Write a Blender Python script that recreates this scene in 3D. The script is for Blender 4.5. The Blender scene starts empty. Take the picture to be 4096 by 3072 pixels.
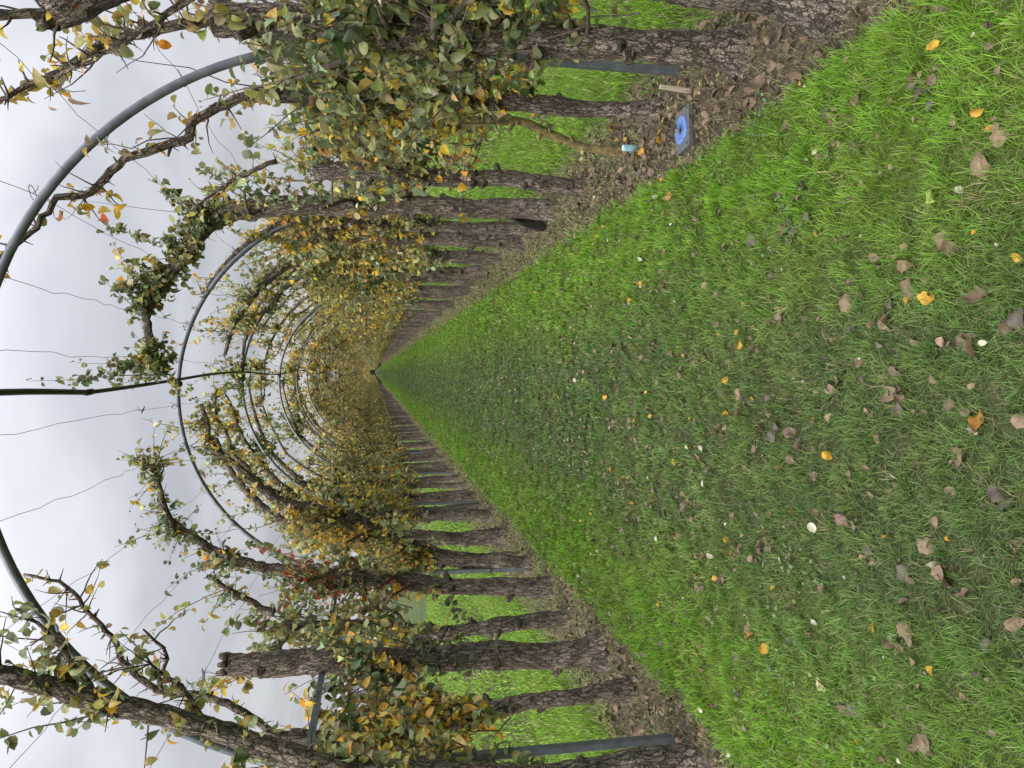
import bpy, math, random
import numpy as np
from mathutils import Matrix, Vector

SC = bpy.context.scene
COL = SC.collection
rad = math.radians

# ------------------------------------------------------------------ camera
H = 1.55                                     # eye height, metres
YAW, PITCH = rad(0.92), rad(10.52)
cam_d = bpy.data.cameras.new('camera')
cam_d.sensor_fit = 'HORIZONTAL'
cam_d.sensor_width = 36.0
cam_d.lens = 36.0 * 3000 / 4096
cam_d.clip_start, cam_d.clip_end = 0.05, 3000
cam = bpy.data.objects.new('camera', cam_d)
COL.objects.link(cam)
F = Vector((-math.sin(YAW) * math.cos(PITCH), math.cos(YAW) * math.cos(PITCH), -math.sin(PITCH)))
R_ = Vector((math.cos(YAW), math.sin(YAW), 0))
U_ = R_.cross(F)
# the phone was held on its side: the picture's right is the world's down
m = Matrix((-U_, R_, -F)).transposed().to_4x4()
m.translation = Vector((0, 0, H))
cam.matrix_world = m
SC.camera = cam

# ------------------------------------------------------------------ sky and sun (overcast)
SUN_EL, SUN_AZ = rad(42), rad(-145)          # soft light from behind the viewer's left shoulder
world = bpy.data.worlds.new('World')
SC.world = world
world.use_nodes = True
wt = world.node_tree
wt.nodes.clear()


def N(t, kind, **kw):
    n = t.nodes.new(kind)
    for k, v in kw.items():
        if k in n.inputs.keys() if hasattr(n.inputs, 'keys') else False:
            n.inputs[k].default_value = v
        else:
            setattr(n, k, v)
    return n


def L(t, a, b):
    t.links.new(a, b)


sky = N(wt, 'ShaderNodeTexSky')
sky.sky_type = 'NISHITA'
sky.sun_disc = False
sky.sun_elevation = SUN_EL
sky.sun_rotation = SUN_AZ
sky.air_density = 1.5
sky.dust_density = 4.0
tc = N(wt, 'ShaderNodeTexCoord')
sep = N(wt, 'ShaderNodeSeparateXYZ')
L(wt, tc.outputs['Generated'], sep.inputs[0])
zp = N(wt, 'ShaderNodeMath', operation='ADD'); zp.inputs[1].default_value = 0.22
za = N(wt, 'ShaderNodeMath', operation='MAXIMUM'); za.inputs[1].default_value = 0.0
L(wt, sep.outputs[2], za.inputs[0]); L(wt, za.outputs[0], zp.inputs[0])
vd = N(wt, 'ShaderNodeVectorMath', operation='DIVIDE')
cmb = N(wt, 'ShaderNodeCombineXYZ')
for i in range(3):
    L(wt, zp.outputs[0], cmb.inputs[i])
L(wt, tc.outputs['Generated'], vd.inputs[0]); L(wt, cmb.outputs[0], vd.inputs[1])
cn = N(wt, 'ShaderNodeTexNoise')
cn.inputs['Scale'].default_value = 1.5
cn.inputs['Detail'].default_value = 5
cn.inputs['Roughness'].default_value = 0.45
cn.inputs['Distortion'].default_value = 0.4
L(wt, vd.outputs[0], cn.inputs['Vector'])
cr = N(wt, 'ShaderNodeValToRGB')
cr.color_ramp.elements[0].position = 0.36; cr.color_ramp.elements[0].color = (0.585, 0.60, 0.66, 1)
cr.color_ramp.elements[1].position = 0.62; cr.color_ramp.elements[1].color = (0.86, 0.87, 0.925, 1)
L(wt, cn.outputs[0], cr.inputs[0])
gain = N(wt, 'ShaderNodeMath', operation='MULTIPLY_ADD')   # an overcast sky is brighter overhead
zz = N(wt, 'ShaderNodeMath', operation='POWER'); zz.inputs[1].default_value = 3.0
L(wt, za.outputs[0], zz.inputs[0])
L(wt, zz.outputs[0], gain.inputs[0]); gain.inputs[1].default_value = 38.0; gain.inputs[2].default_value = 3.75
sc_ = N(wt, 'ShaderNodeVectorMath', operation='SCALE')
L(wt, cr.outputs[0], sc_.inputs[0]); L(wt, gain.outputs[0], sc_.inputs['Scale'])
mx = N(wt, 'ShaderNodeMix', data_type='RGBA')
mx.inputs['Factor'].default_value = 0.93
L(wt, sky.outputs[0], mx.inputs['A']); L(wt, sc_.outputs[0], mx.inputs['B'])
bg = N(wt, 'ShaderNodeBackground')
bg.inputs['Strength'].default_value = 0.10
L(wt, mx.outputs['Result'], bg.inputs['Color'])
wo = N(wt, 'ShaderNodeOutputWorld')
L(wt, bg.outputs[0], wo.inputs['Surface'])

sun_d = bpy.data.lights.new('sun', 'SUN')
sun_d.energy = 1.5
sun_d.angle = rad(40)
sun_d.color = (1.0, 0.96, 0.9)
sun = bpy.data.objects.new('sun', sun_d)
COL.objects.link(sun)
sd = Vector((math.sin(SUN_AZ) * math.cos(SUN_EL), math.cos(SUN_AZ) * math.cos(SUN_EL), math.sin(SUN_EL)))
sun.rotation_euler = sd.to_track_quat('Z', 'Y').to_euler()

SC.view_settings.view_transform = 'Standard'
SC.view_settings.look = 'None'
SC.view_settings.exposure = 1.02
SC.view_settings.gamma = 1.0
SC.cycles.max_bounces = 6
SC.cycles.diffuse_bounces = 3
SC.cycles.transmission_bounces = 4
SC.cycles.use_denoising = True

# ------------------------------------------------------------------ layout (metres; y runs along the tunnel)
XC = -0.178                                  # axis of the hoops
RH = 1.727                                    # hoop radius
ZS = 1.544                                   # springing height of the hoops
A0, AS, NA = 3.66, 3.52, 104                  # first hoop, spacing, how many
LX0, LX1 = -1.68, 1.05                       # lawn edges
BX0, BX1 = -2.38, 1.70                       # outer edges of the soil beds
YEND = 118.0                                 # last single tree
YFAR = 385.0                                 # the walk itself goes on
ORD = ['first', 'second', 'third', 'fourth', 'fifth', 'sixth', 'seventh', 'eighth', 'ninth', 'tenth', 'eleventh', 'twelfth']

rng = np.random.default_rng(11)
random.seed(5)


def unit(v):
    return v / np.maximum(np.linalg.norm(v, axis=-1, keepdims=True), 1e-9)


def wav(p, f, seed, octaves=2):
    """cheap smooth noise in about -1..1 for points (n,3)"""
    r = np.random.default_rng(seed)
    out = 0
    amp = 1.0
    tot = 0
    for o in range(octaves):
        for k in range(4):
            d = unit(r.normal(size=3))
            out = out + amp * np.sin(p @ d * f * (2 ** o) * r.uniform(.7, 1.5) + r.uniform(0, 6.28)) / 2.2
        tot += amp
        amp *= .5
    return out / tot


# ------------------------------------------------------------------ mesh collector
class Geo:
    def __init__(self):
        self.v, self.c, self.b, self.q, self.t, self.qm, self.tm = [], [], [], [], [], [], []
        self.n = 0

    def add(self, v, q=None, t=None, col=(.1, .1, .1), mat=0, bark=None):
        v = np.asarray(v, float).reshape(-1, 3)
        n = len(v)
        if n == 0:
            return
        c = np.asarray(col, float)
        if c.ndim == 1:
            c = np.tile(c, (n, 1))
        self.v.append(v); self.c.append(c)
        self.b.append(v if bark is None else bark)
        if q is not None and len(q):
            q = np.asarray(q, int).reshape(-1, 4) + self.n
            self.q.append(q); self.qm.append(np.full(len(q), mat))
        if t is not None and len(t):
            t = np.asarray(t, int).reshape(-1, 3) + self.n
            self.t.append(t); self.tm.append(np.full(len(t), mat))
        self.n += n

    def mesh(self, name, mats, smooth=True, origin=(0, 0, 0)):
        v = np.concatenate(self.v) - np.asarray(origin)
        q = np.concatenate(self.q) if self.q else np.zeros((0, 4), int)
        t = np.concatenate(self.t) if self.t else np.zeros((0, 3), int)
        mi = np.concatenate(self.qm + self.tm)
        me = bpy.data.meshes.new(name)
        me.vertices.add(len(v))
        me.vertices.foreach_set('co', v.astype(np.float32).ravel())
        loops = np.concatenate([q.ravel(), t.ravel()]).astype(np.int32)
        me.loops.add(len(loops))
        me.loops.foreach_set('vertex_index', loops)
        starts = np.concatenate([np.arange(len(q)) * 4, len(q) * 4 + np.arange(len(t)) * 3]).astype(np.int32)
        me.polygons.add(len(starts))
        me.polygons.foreach_set('loop_start', starts)
        me.polygons.foreach_set('material_index', mi.astype(np.int32))
        me.polygons.foreach_set('use_smooth', np.full(len(starts), smooth))
        c = np.concatenate(self.c)
        ca = me.attributes.new('col', 'FLOAT_COLOR', 'POINT')
        ca.data.foreach_set('color', np.concatenate([c, np.ones((len(c), 1))], 1).astype(np.float32).ravel())
        ba = me.attributes.new('bark_co', 'FLOAT_VECTOR', 'POINT')
        ba.data.foreach_set('vector', np.concatenate(self.b).astype(np.float32).ravel())
        for mt in mats:
            me.materials.append(mt)
        me.update(calc_edges=True)
        me.validate()
        return me

    def obj(self, name, mats, parent=None, smooth=True, origin=(0, 0, 0)):
        if not isinstance(mats, (list, tuple)):
            mats = [mats]
        o = bpy.data.objects.new(name, self.mesh(name, mats, smooth, origin))
        COL.objects.link(o)
        if parent is not None:
            o.parent = parent
        else:
            o.location = origin
        return o


def tag(o, label=None, cat=None, group=None, kind=None):
    if label: o['label'] = label
    if cat: o['category'] = cat
    if group: o['group'] = group
    if kind: o['kind'] = kind
    return o


def thing(name, loc, label, cat, group=None, rz=0):
    o = bpy.data.objects.new(name, None)
    o.empty_display_size = .1
    COL.objects.link(o)
    o.location = loc
    o.rotation_euler = (0, 0, rz)
    return tag(o, label, cat, group)


def copy_tree(o, parent=None):
    c = o.copy()
    COL.objects.link(c)
    if parent is not None:
        c.parent = parent
    for ch in list(o.children):
        copy_tree(ch, c)
    return c


def resample(path, step):
    p = np.asarray(path, float)
    # Catmull-Rom through the points
    pts = np.vstack([2 * p[0] - p[1], p, 2 * p[-1] - p[-2]])
    out = []
    for i in range(1, len(pts) - 2):
        a, b, c, d = pts[i - 1:i + 3]
        n = max(1, int(np.linalg.norm(c - b) / step))
        for k in range(n):
            t = k / n
            out.append(.5 * (2 * b + (c - a) * t + (2 * a - 5 * b + 4 * c - d) * t * t + (3 * b - a - 3 * c + d) * t ** 3))
    out.append(p[-1])
    return np.array(out)


def tube(g, path, radii, sides=10, col=(.1, .1, .1), mat=0, rough=0.0, seed=0, cap=True, phase=0.0, square=False):
    p = np.asarray(path, float)
    n = len(p)
    r = np.interp(np.linspace(0, 1, n), np.linspace(0, 1, len(radii)), radii) if np.ndim(radii) else np.full(n, radii)
    tan = unit(np.gradient(p, axis=0))
    u = np.zeros((n, 3))
    a = np.array([0, 0, 1.]) if abs(tan[0, 2]) < .8 else np.array([1., 0, 0])
    u[0] = unit(np.cross(tan[0], a))
    for i in range(1, n):
        w = u[i - 1] - tan[i] * (u[i - 1] @ tan[i])
        u[i] = unit(w)
    w = np.cross(tan, u)
    th = np.linspace(0, 2 * np.pi, sides, endpoint=False) + phase
    cs, sn = np.cos(th), np.sin(th)
    if square:
        k = np.maximum(np.abs(cs), np.abs(sn)) ** .75
        cs, sn = cs / k, sn / k
    s = np.concatenate([[0], np.cumsum(np.linalg.norm(np.diff(p, axis=0), axis=1))])
    bark = np.stack([np.outer(r, np.cos(th)) * 0 + np.cos(th)[None] * r.mean(), np.zeros((n, sides)) + np.sin(th)[None] * r.mean(), np.repeat(s[:, None], sides, 1)], -1).reshape(-1, 3)
    bark = bark + np.array([seed * 1.37 % 9, seed * .73 % 7, 0])
    rr = np.repeat(r[:, None], sides, 1).reshape(-1)
    if rough:
        q = bark / max(r.mean(), 1e-4)
        rr = rr * (1 + rough * (wav(q * np.array([1, 1, .35]), 1.6, seed + 3, 2) + .5 * wav(bark, 90, seed + 9, 1)))
    ring = (u[:, None] * cs[None, :, None] + w[:, None] * sn[None, :, None]).reshape(-1, 3)
    v = np.repeat(p, sides, 0) + ring * rr[:, None]
    i, j = np.meshgrid(np.arange(n - 1), np.arange(sides), indexing='ij')
    j2 = (j + 1) % sides
    q = np.stack([i * sides + j, i * sides + j2, (i + 1) * sides + j2, (i + 1) * sides + j], -1).reshape(-1, 4)
    tri = None
    if cap:
        v = np.vstack([v, p[0], p[-1] + tan[-1] * r[-1] * .25])
        bark = np.vstack([bark, bark[0], bark[-1]])
        k = np.arange(sides)
        tri = np.vstack([np.stack([np.full(sides, n * sides), (k + 1) % sides, k], 1),
                         np.stack([np.full(sides, n * sides + 1), (n - 1) * sides + k, (n - 1) * sides + (k + 1) % sides], 1)])
    g.add(v, q, tri, col, mat, bark)


def box(g, lo, hi, col=(.1, .1, .1), mat=0):
    x0, y0, z0 = lo; x1, y1, z1 = hi
    v = [(x0, y0, z0), (x1, y0, z0), (x1, y1, z0), (x0, y1, z0), (x0, y0, z1), (x1, y0, z1), (x1, y1, z1), (x0, y1, z1)]
    g.add(v, [(0, 3, 2, 1), (4, 5, 6, 7), (0, 1, 5, 4), (1, 2, 6, 5), (2, 3, 7, 6), (3, 0, 4, 7)], None, col, mat)


# ------------------------------------------------------------------ materials
def newmat(name):
    mt = bpy.data.materials.new(name)
    mt.use_nodes = True
    t = mt.node_tree
    t.nodes.clear()
    out = t.nodes.new('ShaderNodeOutputMaterial')
    return mt, t, out


def bsdf(t, rough=.6, spec=.3):
    b = t.nodes.new('ShaderNodeBsdfPrincipled')
    b.inputs['Roughness'].default_value = rough
    b.inputs['Specular IOR Level'].default_value = spec
    return b


def attr(t, name):
    a = t.nodes.new('ShaderNodeAttribute')
    a.attribute_name = name
    return a


def noise(t, vec, scale, detail=3, rough=.55):
    n = t.nodes.new('ShaderNodeTexNoise')
    n.inputs['Scale'].default_value = scale
    n.inputs['Detail'].default_value = detail
    n.inputs['Roughness'].default_value = rough
    if vec is not None:
        L(t, vec, n.inputs['Vector'])
    return n


def ramp(t, fac, stops):
    r = t.nodes.new('ShaderNodeValToRGB')
    while len(r.color_ramp.elements) < len(stops):
        r.color_ramp.elements.new(.5)
    for e, (p, c) in zip(r.color_ramp.elements, stops):
        e.position = p
        e.color = (*c, 1) if len(c) == 3 else c
    L(t, fac, r.inputs[0])
    return r


def mixc(t, a, b, fac, blend='MIX'):
    mxn = t.nodes.new('ShaderNodeMix')
    mxn.data_type = 'RGBA'
    mxn.blend_type = blend
    for s, k in ((a, 'A'), (b, 'B'), (fac, 'Factor')):
        if hasattr(s, 'is_output'):
            L(t, s, mxn.inputs[k])
        elif k == 'Factor':
            mxn.inputs[k].default_value = s
        else:
            mxn.inputs[k].default_value = (*s, 1)
    return mxn.outputs['Result']


def bump(t, h, strength, dist):
    b = t.nodes.new('ShaderNodeBump')
    b.inputs['Strength'].default_value = strength
    b.inputs['Distance'].default_value = dist
    L(t, h, b.inputs['Height'])
    return b.outputs[0]


def foliage_mat(name, transl=.25, rough=.5, spec=.3, pale_back=0.0, vary=.25, scale=60):
    mt, t, out = newmat(name)
    a = attr(t, 'col')
    tcn = t.nodes.new('ShaderNodeTexCoord')
    n = noise(t, tcn.outputs['Object'], scale, 2)
    r = ramp(t, n.outputs[0], [(.3, (1 - vary,) * 3), (.7, (1 + vary,) * 3)])
    c = mixc(t, a.outputs['Color'], r.outputs[0], 1.0, 'MULTIPLY')
    if pale_back:
        ge = t.nodes.new('ShaderNodeNewGeometry')
        f = t.nodes.new('ShaderNodeMath'); f.operation = 'MULTIPLY'; f.inputs[1].default_value = pale_back
        L(t, ge.outputs['Backfacing'], f.inputs[0])
        c = mixc(t, c, (.22, .23, .14), f.outputs[0])
    b = bsdf(t, rough, spec)
    L(t, c, b.inputs['Base Color'])
    tr = t.nodes.new('ShaderNodeBsdfTranslucent')
    L(t, c, tr.inputs['Color'])
    ms = t.nodes.new('ShaderNodeMixShader')
    ms.inputs[0].default_value = transl
    L(t, b.outputs[0], ms.inputs[1]); L(t, tr.outputs[0], ms.inputs[2])
    L(t, ms.outputs[0], out.inputs[0])
    return mt


LEAF = foliage_mat('pear_leaf', .42, .42, .4, pale_back=.35, vary=.3, scale=45)
GRASS = foliage_mat('grass_blade', .3, .55, .25, vary=.12, scale=3)
DRYLEAF = foliage_mat('dry_leaf', .12, .6, .25, vary=.35, scale=55)
FARLEAF = foliage_mat('far_foliage', .2, .6, .2, vary=.2, scale=2)


def bark_mat():
    mt, t, out = newmat('pear_bark')
    a = attr(t, 'bark_co')
    mp = t.nodes.new('ShaderNodeMapping')
    mp.inputs['Scale'].default_value = (1, 1, .25)
    L(t, a.outputs['Vector'], mp.inputs['Vector'])

    def cells(scale, amt, nscale):
        wn = noise(t, a.outputs['Vector'], nscale, 4, .65)
        wv = t.nodes.new('ShaderNodeVectorMath'); wv.operation = 'MULTIPLY_ADD'
        wv.inputs[1].default_value = (amt,) * 3
        L(t, wn.outputs['Color'], wv.inputs[0]); L(t, mp.outputs[0], wv.inputs[2])
        vo = t.nodes.new('ShaderNodeTexVoronoi'); vo.feature = 'DISTANCE_TO_EDGE'
        vc = t.nodes.new('ShaderNodeTexVoronoi')
        for q in (vo, vc):
            q.inputs['Scale'].default_value = scale
            L(t, wv.outputs[0], q.inputs['Vector'])
        return vo.outputs['Distance'], vc.outputs['Color']

    e1, c1 = cells(50, .03, 42)
    e2, c2 = cells(130, .012, 90)
    fine = noise(t, a.outputs['Vector'], 190, 5, .7)
    big = noise(t, a.outputs['Vector'], 6, 4)
    wid = noise(t, a.outputs['Vector'], 24, 3)          # crack width varies
    cw = ramp(t, wid.outputs[0], [(.3, (.03,) * 3), (.7, (.24,) * 3)])
    d1 = t.nodes.new('ShaderNodeMath'); d1.operation = 'DIVIDE'; d1.use_clamp = True
    L(t, e1, d1.inputs[0]); L(t, cw.outputs[0], d1.inputs[1])
    k2 = ramp(t, e2, [(.0, (.45,) * 3), (.09, (1, 1, 1))])
    hm = t.nodes.new('ShaderNodeMath'); hm.operation = 'MULTIPLY'
    L(t, d1.outputs[0], hm.inputs[0]); L(t, k2.outputs[0], hm.inputs[1])
    plate = ramp(t, fine.outputs[0], [(.25, (.135, .107, .084)), (.52, (.265, .22, .178)), (.8, (.44, .388, .325))])
    sepc = t.nodes.new('ShaderNodeSeparateColor'); L(t, c1, sepc.inputs[0])
    pv = ramp(t, sepc.outputs[0], [(0, (.6,) * 3), (1, (1.35,) * 3)])
    c = mixc(t, plate.outputs[0], pv.outputs[0], 1.0, 'MULTIPLY')
    br = ramp(t, big.outputs[0], [(.3, (.6, .56, .54)), (.7, (1.25, 1.22, 1.16))])
    c = mixc(t, c, br.outputs[0], 1.0, 'MULTIPLY')
    c = mixc(t, (.02, .0155, .012), c, hm.outputs[0])
    moss = ramp(t, noise(t, a.outputs['Vector'], 9, 4, .65).outputs[0], [(.55, (0, 0, 0)), (.7, (1, 1, 1))])
    mf = t.nodes.new('ShaderNodeMath'); mf.operation = 'MULTIPLY'; mf.inputs[1].default_value = .6
    L(t, moss.outputs[0], mf.inputs[0])
    c = mixc(t, c, (.10, .105, .05), mf.outputs[0])
    b = bsdf(t, .85, .2)
    L(t, c, b.inputs['Base Color'])
    hsum = t.nodes.new('ShaderNodeMath'); hsum.operation = 'MULTIPLY_ADD'; hsum.inputs[1].default_value = .4
    L(t, fine.outputs[0], hsum.inputs[0]); L(t, hm.outputs[0], hsum.inputs[2])
    L(t, bump(t, hsum.outputs[0], 1.0, .007), b.inputs['Normal'])
    L(t, b.outputs[0], out.inputs[0])
    return mt


BARK = bark_mat()


def simple_mat(name, c0, c1, scale=20, rough=.6, spec=.3, metal=0.0, bstr=.2, bdist=.003, detail=4):
    mt, t, out = newmat(name)
    tcn = t.nodes.new('ShaderNodeTexCoord')
    n = noise(t, tcn.outputs['Object'], scale, detail, .6)
    r = ramp(t, n.outputs[0], [(.3, c0), (.7, c1)])
    b = bsdf(t, rough, spec)
    b.inputs['Metallic'].default_value = metal
    L(t, r.outputs[0], b.inputs['Base Color'])
    if bstr:
        L(t, bump(t, n.outputs[0], bstr, bdist), b.inputs['Normal'])
    L(t, b.outputs[0], out.inputs[0])
    return mt


LICHEN = simple_mat('lichened_bark', (.06, .052, .038), (.24, .19, .065), 34, .9, .1, bstr=.6, bdist=.004)
TWIG = simple_mat('twig_bark', (.045, .034, .028), (.13, .10, .08), 70, .8, .2, bstr=.3)
STEEL = simple_mat('grey_blue_steel', (.066, .078, .086), (.145, .162, .178), 14, .45, .5, .35, .1, .002, 8)
WIRE = simple_mat('dark_wire', (.03, .04, .04), (.07, .08, .08), 30, .5, .4, .3, 0)
PIPE = simple_mat('black_pipe', (.016, .018, .02), (.035, .037, .04), 12, .5, .4, 0, .05)
SOIL = simple_mat('bare_soil', (.025, .018, .013), (.10, .077, .058), 28, .95, .1, 0, .9, .02, 6)
WOOD = simple_mat('pale_wood', (.26, .21, .15), (.42, .36, .28), 40, .8, .2, 0, .2)
IRON = simple_mat('black_iron', (.018, .019, .021), (.04, .041, .044), 30, .5, .4, .3, .1)


def lawn_mat(name, edge):
    mt, t, out = newmat(name)
    tcn = t.nodes.new('ShaderNodeTexCoord')
    n1 = noise(t, tcn.outputs['Object'], 1.1, 4)
    n2 = noise(t, tcn.outputs['Object'], 60, 4, .7)
    c = ramp(t, n1.outputs[0], [(.3, (.035, .052, .014)), (.7, (.07, .095, .022))]).outputs[0]
    if edge:                                  # the walked middle of the path is duller than its edges
        s = t.nodes.new('ShaderNodeSeparateXYZ'); L(t, tcn.outputs['Object'], s.inputs[0])
        a1 = t.nodes.new('ShaderNodeMath'); a1.operation = 'ADD'; a1.inputs[1].default_value = .3
        a2 = t.nodes.new('ShaderNodeMath'); a2.operation = 'ABSOLUTE'
        L(t, s.outputs[0], a1.inputs[0]); L(t, a1.outputs[0], a2.inputs[0])
        er = ramp(t, a2.outputs[0], [(.35, (.86, .8, 1.1)), (.95, (1.35, 1.5, .7))])
        c = mixc(t, c, er.outputs[0], 1.0, 'MULTIPLY')
    d = ramp(t, n2.outputs[0], [(.3, (.45, .45, .4)), (.65, (1.15, 1.15, 1.1))])
    c = mixc(t, c, d.outputs[0], 1.0, 'MULTIPLY')
    b = bsdf(t, .8, .15)
    L(t, c, b.inputs['Base Color'])
    L(t, bump(t, n2.outputs[0], .8, .03), b.inputs['Normal'])
    L(t, b.outputs[0], out.inputs[0])
    return mt


LAWN = lawn_mat('mown_lawn', True)
MEADOW = lawn_mat('open_lawn', False)

# ------------------------------------------------------------------ ground, beds, lawn


def sheet(name, x0, x1, ys, nx, zfun, mat, xfun=None):
    xs = np.linspace(x0, x1, nx)
    X, Y = np.meshgrid(xs, ys)
    Z = zfun(X, Y)
    if xfun is not None:
        X = X + xfun(X, Y)
    v = np.stack([X, Y, Z], -1).reshape(-1, 3)
    i, j = np.meshgrid(np.arange(len(ys) - 1), np.arange(nx - 1), indexing='ij')
    q = np.stack([i * nx + j, i * nx + j + 1, (i + 1) * nx + j + 1, (i + 1) * nx + j], -1).reshape(-1, 4)
    g = Geo()
    g.add(v, q, None)
    return tag(g.obj(name, mat), kind='structure')


def yseq(y0, y1, fine, grow=1.03):
    out, y, s = [], y0, fine
    while y < y1:
        out.append(y)
        if y > 8: s *= grow
        y += s
    out.append(y1)
    return np.array(out)


def zwav(X, Y, f, seed, o=2):
    return wav(np.stack([X, Y, X * 0], -1).reshape(-1, 3), f, seed, o).reshape(np.shape(X))


def edge_wob(Y, seed):
    return .026 * zwav(np.zeros_like(Y), Y, 3.0, seed, 3) + .022 * zwav(np.zeros_like(Y), Y, 19.0, seed + 5, 2)


def lawn_z(X, Y):
    e = np.minimum(X - LX0, LX1 - X)
    return .03 * np.clip(e / .06, 0, 1) ** .6 - .012 + .006 * zwav(X, Y, 9, 21) + .004 * zwav(X, Y, 40, 22)


def lawn_x(X, Y):
    w = np.clip((X - LX0) / (LX1 - LX0), 0, 1)
    return (1 - w) ** 4 * edge_wob(Y, 31) + w ** 4 * edge_wob(Y, 32)


gx = Geo()
gx.add([(-900, -300, -.035), (900, -300, -.035), (900, 1500, -.035), (-900, 1500, -.035)], [(0, 1, 2, 3)])
tag(gx.obj('ground', MEADOW), kind='structure')
ys = yseq(.2, YFAR, .03)
sheet('lawn_path', LX0, LX1, ys, 70, lawn_z, LAWN, lawn_x)


def soil_z(X, Y):
    far = np.clip(1 - (Y - 9) / 20, .2, 1)
    return -.012 + far * (.010 * zwav(X, Y, 14, 41) + .011 * zwav(X, Y, 45, 42) + .006 * zwav(X, Y, 110, 43))


for nm, a, b_ in (('soil_bed', LX1 - .05, BX1), ('soil_bed', BX0, LX0 + .05)):
    sheet(nm, a, b_, ys, 34, soil_z, SOIL)

# ------------------------------------------------------------------ leaves
T_MID = np.array([0, .22, .52, .80, 1.0])
T_W = np.array([.0, .32, .39, .27, .0])


def leaf_template():
    pts = [(0, y) for y in T_MID] + [(-w, y) for w, y in zip(T_W[1:4], T_MID[1:4])] + [(w, y) for w, y in zip(T_W[1:4], T_MID[1:4])]
    q = [(1, 8, 9, 2), (2, 9, 10, 3), (1, 2, 6, 5), (2, 3, 7, 6)]
    t = [(0, 8, 1), (0, 1, 5), (3, 10, 4), (3, 4, 7)]
    return np.array(pts), np.array(q), np.array(t)


LT = leaf_template()
LTF = (np.array([(0, 0), (-.34, .5), (0, 1.), (.34, .5)]), np.zeros((0, 4), int), np.array([(0, 3, 2), (0, 2, 1)]))


def add_leaves(g, pos, axis, nrm, size, col, r, lod=0, mat=0, curl=(-.25, 1.1), fold=(.0, 1.15), pet=None):
    P, Q, T = LT if lod == 0 else LTF
    n = len(pos)
    if n == 0:
        return
    axis = unit(axis)
    side = unit(np.cross(axis, nrm))
    nrm = np.cross(side, axis)
    k = r.uniform(*curl, n)
    f = r.uniform(*fold, n)
    wsc = r.uniform(.8, 1.2, n)
    x, y = P[:, 0], P[:, 1]
    z = -k[:, None] * (y ** 2)[None] + f[:, None] * np.abs(x)[None]
    yy = y[None] - .25 * (k[:, None] ** 2) * (y ** 3)[None]
    v = pos[:, None] + size[:, None, None] * (side[:, None] * (x[None] * wsc[:, None])[..., None] + axis[:, None] * yy[..., None] + nrm[:, None] * z[..., None])
    m_ = len(P)
    off = (np.arange(n) * m_)[:, None, None]
    c = np.repeat(col, m_, 0)
    if lod == 0:                              # the blade is a little lighter along its midrib
        c = c.reshape(n, m_, 3).copy(); c[:, :5] *= 1.12; c = c.reshape(-1, 3)
    g.add(v.reshape(-1, 3), (Q[None] + off).reshape(-1, 4) if len(Q) else None, (T[None] + off).reshape(-1, 3), c, mat)
    if pet is not None and lod == 0:
        w = side * .0013
        v = np.stack([pet - w, pet + w, pos + w, pos - w], 1)
        q = np.arange(n * 4).reshape(n, 4)
        g.add(v.reshape(-1, 3), q, None, np.repeat(col * .6 + np.array([.08, .07, .02]), 4, 0), mat)


PAL = {'dg': (.062, .10, .030), 'ol': (.165, .18, .055), 'yo': (.33, .285, .075), 'oy': (.56, .34, .028), 'or': (.47, .15, .022),
       'br': (.27, .19, .10), 'pl': (.36, .39, .20), 'rd': (.45, .06, .035)}
PK = list(PAL)
PV = np.array([PAL[k] for k in PK])


def pal(**kw):
    w = np.array([kw.get(k, 0.) for k in PK])
    return w / w.sum()


NEAR = pal(dg=.22, ol=.30, yo=.23, oy=.09, br=.04, pl=.12)
GREEN = pal(dg=.28, ol=.40, yo=.14, oy=.07, pl=.11)
GOLD = pal(ol=.20, yo=.31, oy=.33, br=.05, dg=.05, pl=.06)
LIGHT = pal(yo=.3, ol=.3, pl=.24, oy=.1, dg=.06)
YELLOW = pal(oy=.34, yo=.28, ol=.22, pl=.1, dg=.06)
AMBER = pal(yo=.25, oy=.40, br=.13, ol=.14, **{'or': .08})
RUSTY = pal(ol=.28, yo=.24, br=.08, dg=.16, rd=.11, oy=.08, **{'or': .05})
FARP = pal(ol=.28, yo=.27, oy=.17, br=.14, dg=.05, pl=.07, **{'or': .03})  # far trees' autumn mix, with distance haze put into the colour as paler brown


def shoots(g, st, d, Ls, r0, bend, r, sides=4):
    S = len(st)
    d = unit(d)
    t = np.linspace(0, 1, 6)
    P = st[:, None] + d[:, None] * (Ls[:, None] * t)[..., None] + bend[:, None] * (Ls[:, None] * t ** 2)[..., None]
    P[:, 1:] += r.normal(size=(S, 5, 3)) * (.012 * Ls)[:, None, None]
    a = np.where(np.abs(d[:, 2:3]) < .8, np.array([[0, 0, 1.]]), np.array([[1., 0, 0]]))
    u = unit(np.cross(d, a)); w = np.cross(d, u)
    th = np.linspace(0, 2 * np.pi, sides, endpoint=False)
    ring = u[:, None] * np.cos(th)[None, :, None] + w[:, None] * np.sin(th)[None, :, None]
    rr = r0[:, None] * (1 - .72 * t)[None]
    V = P[:, :, None] + ring[:, None] * rr[..., None, None]
    base = (np.arange(S) * 6 * sides)[:, None, None]
    i, j = np.meshgrid(np.arange(5), np.arange(sides), indexing='ij')
    j2 = (j + 1) % sides
    q = np.stack([i * sides + j, i * sides + j2, (i + 1) * sides + j2, (i + 1) * sides + j], -1).reshape(1, -1, 4)
    g.add(V.reshape(-1, 3), (q + base).reshape(-1, 4), None, (.06, .045, .035), 1)
    return P


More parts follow.
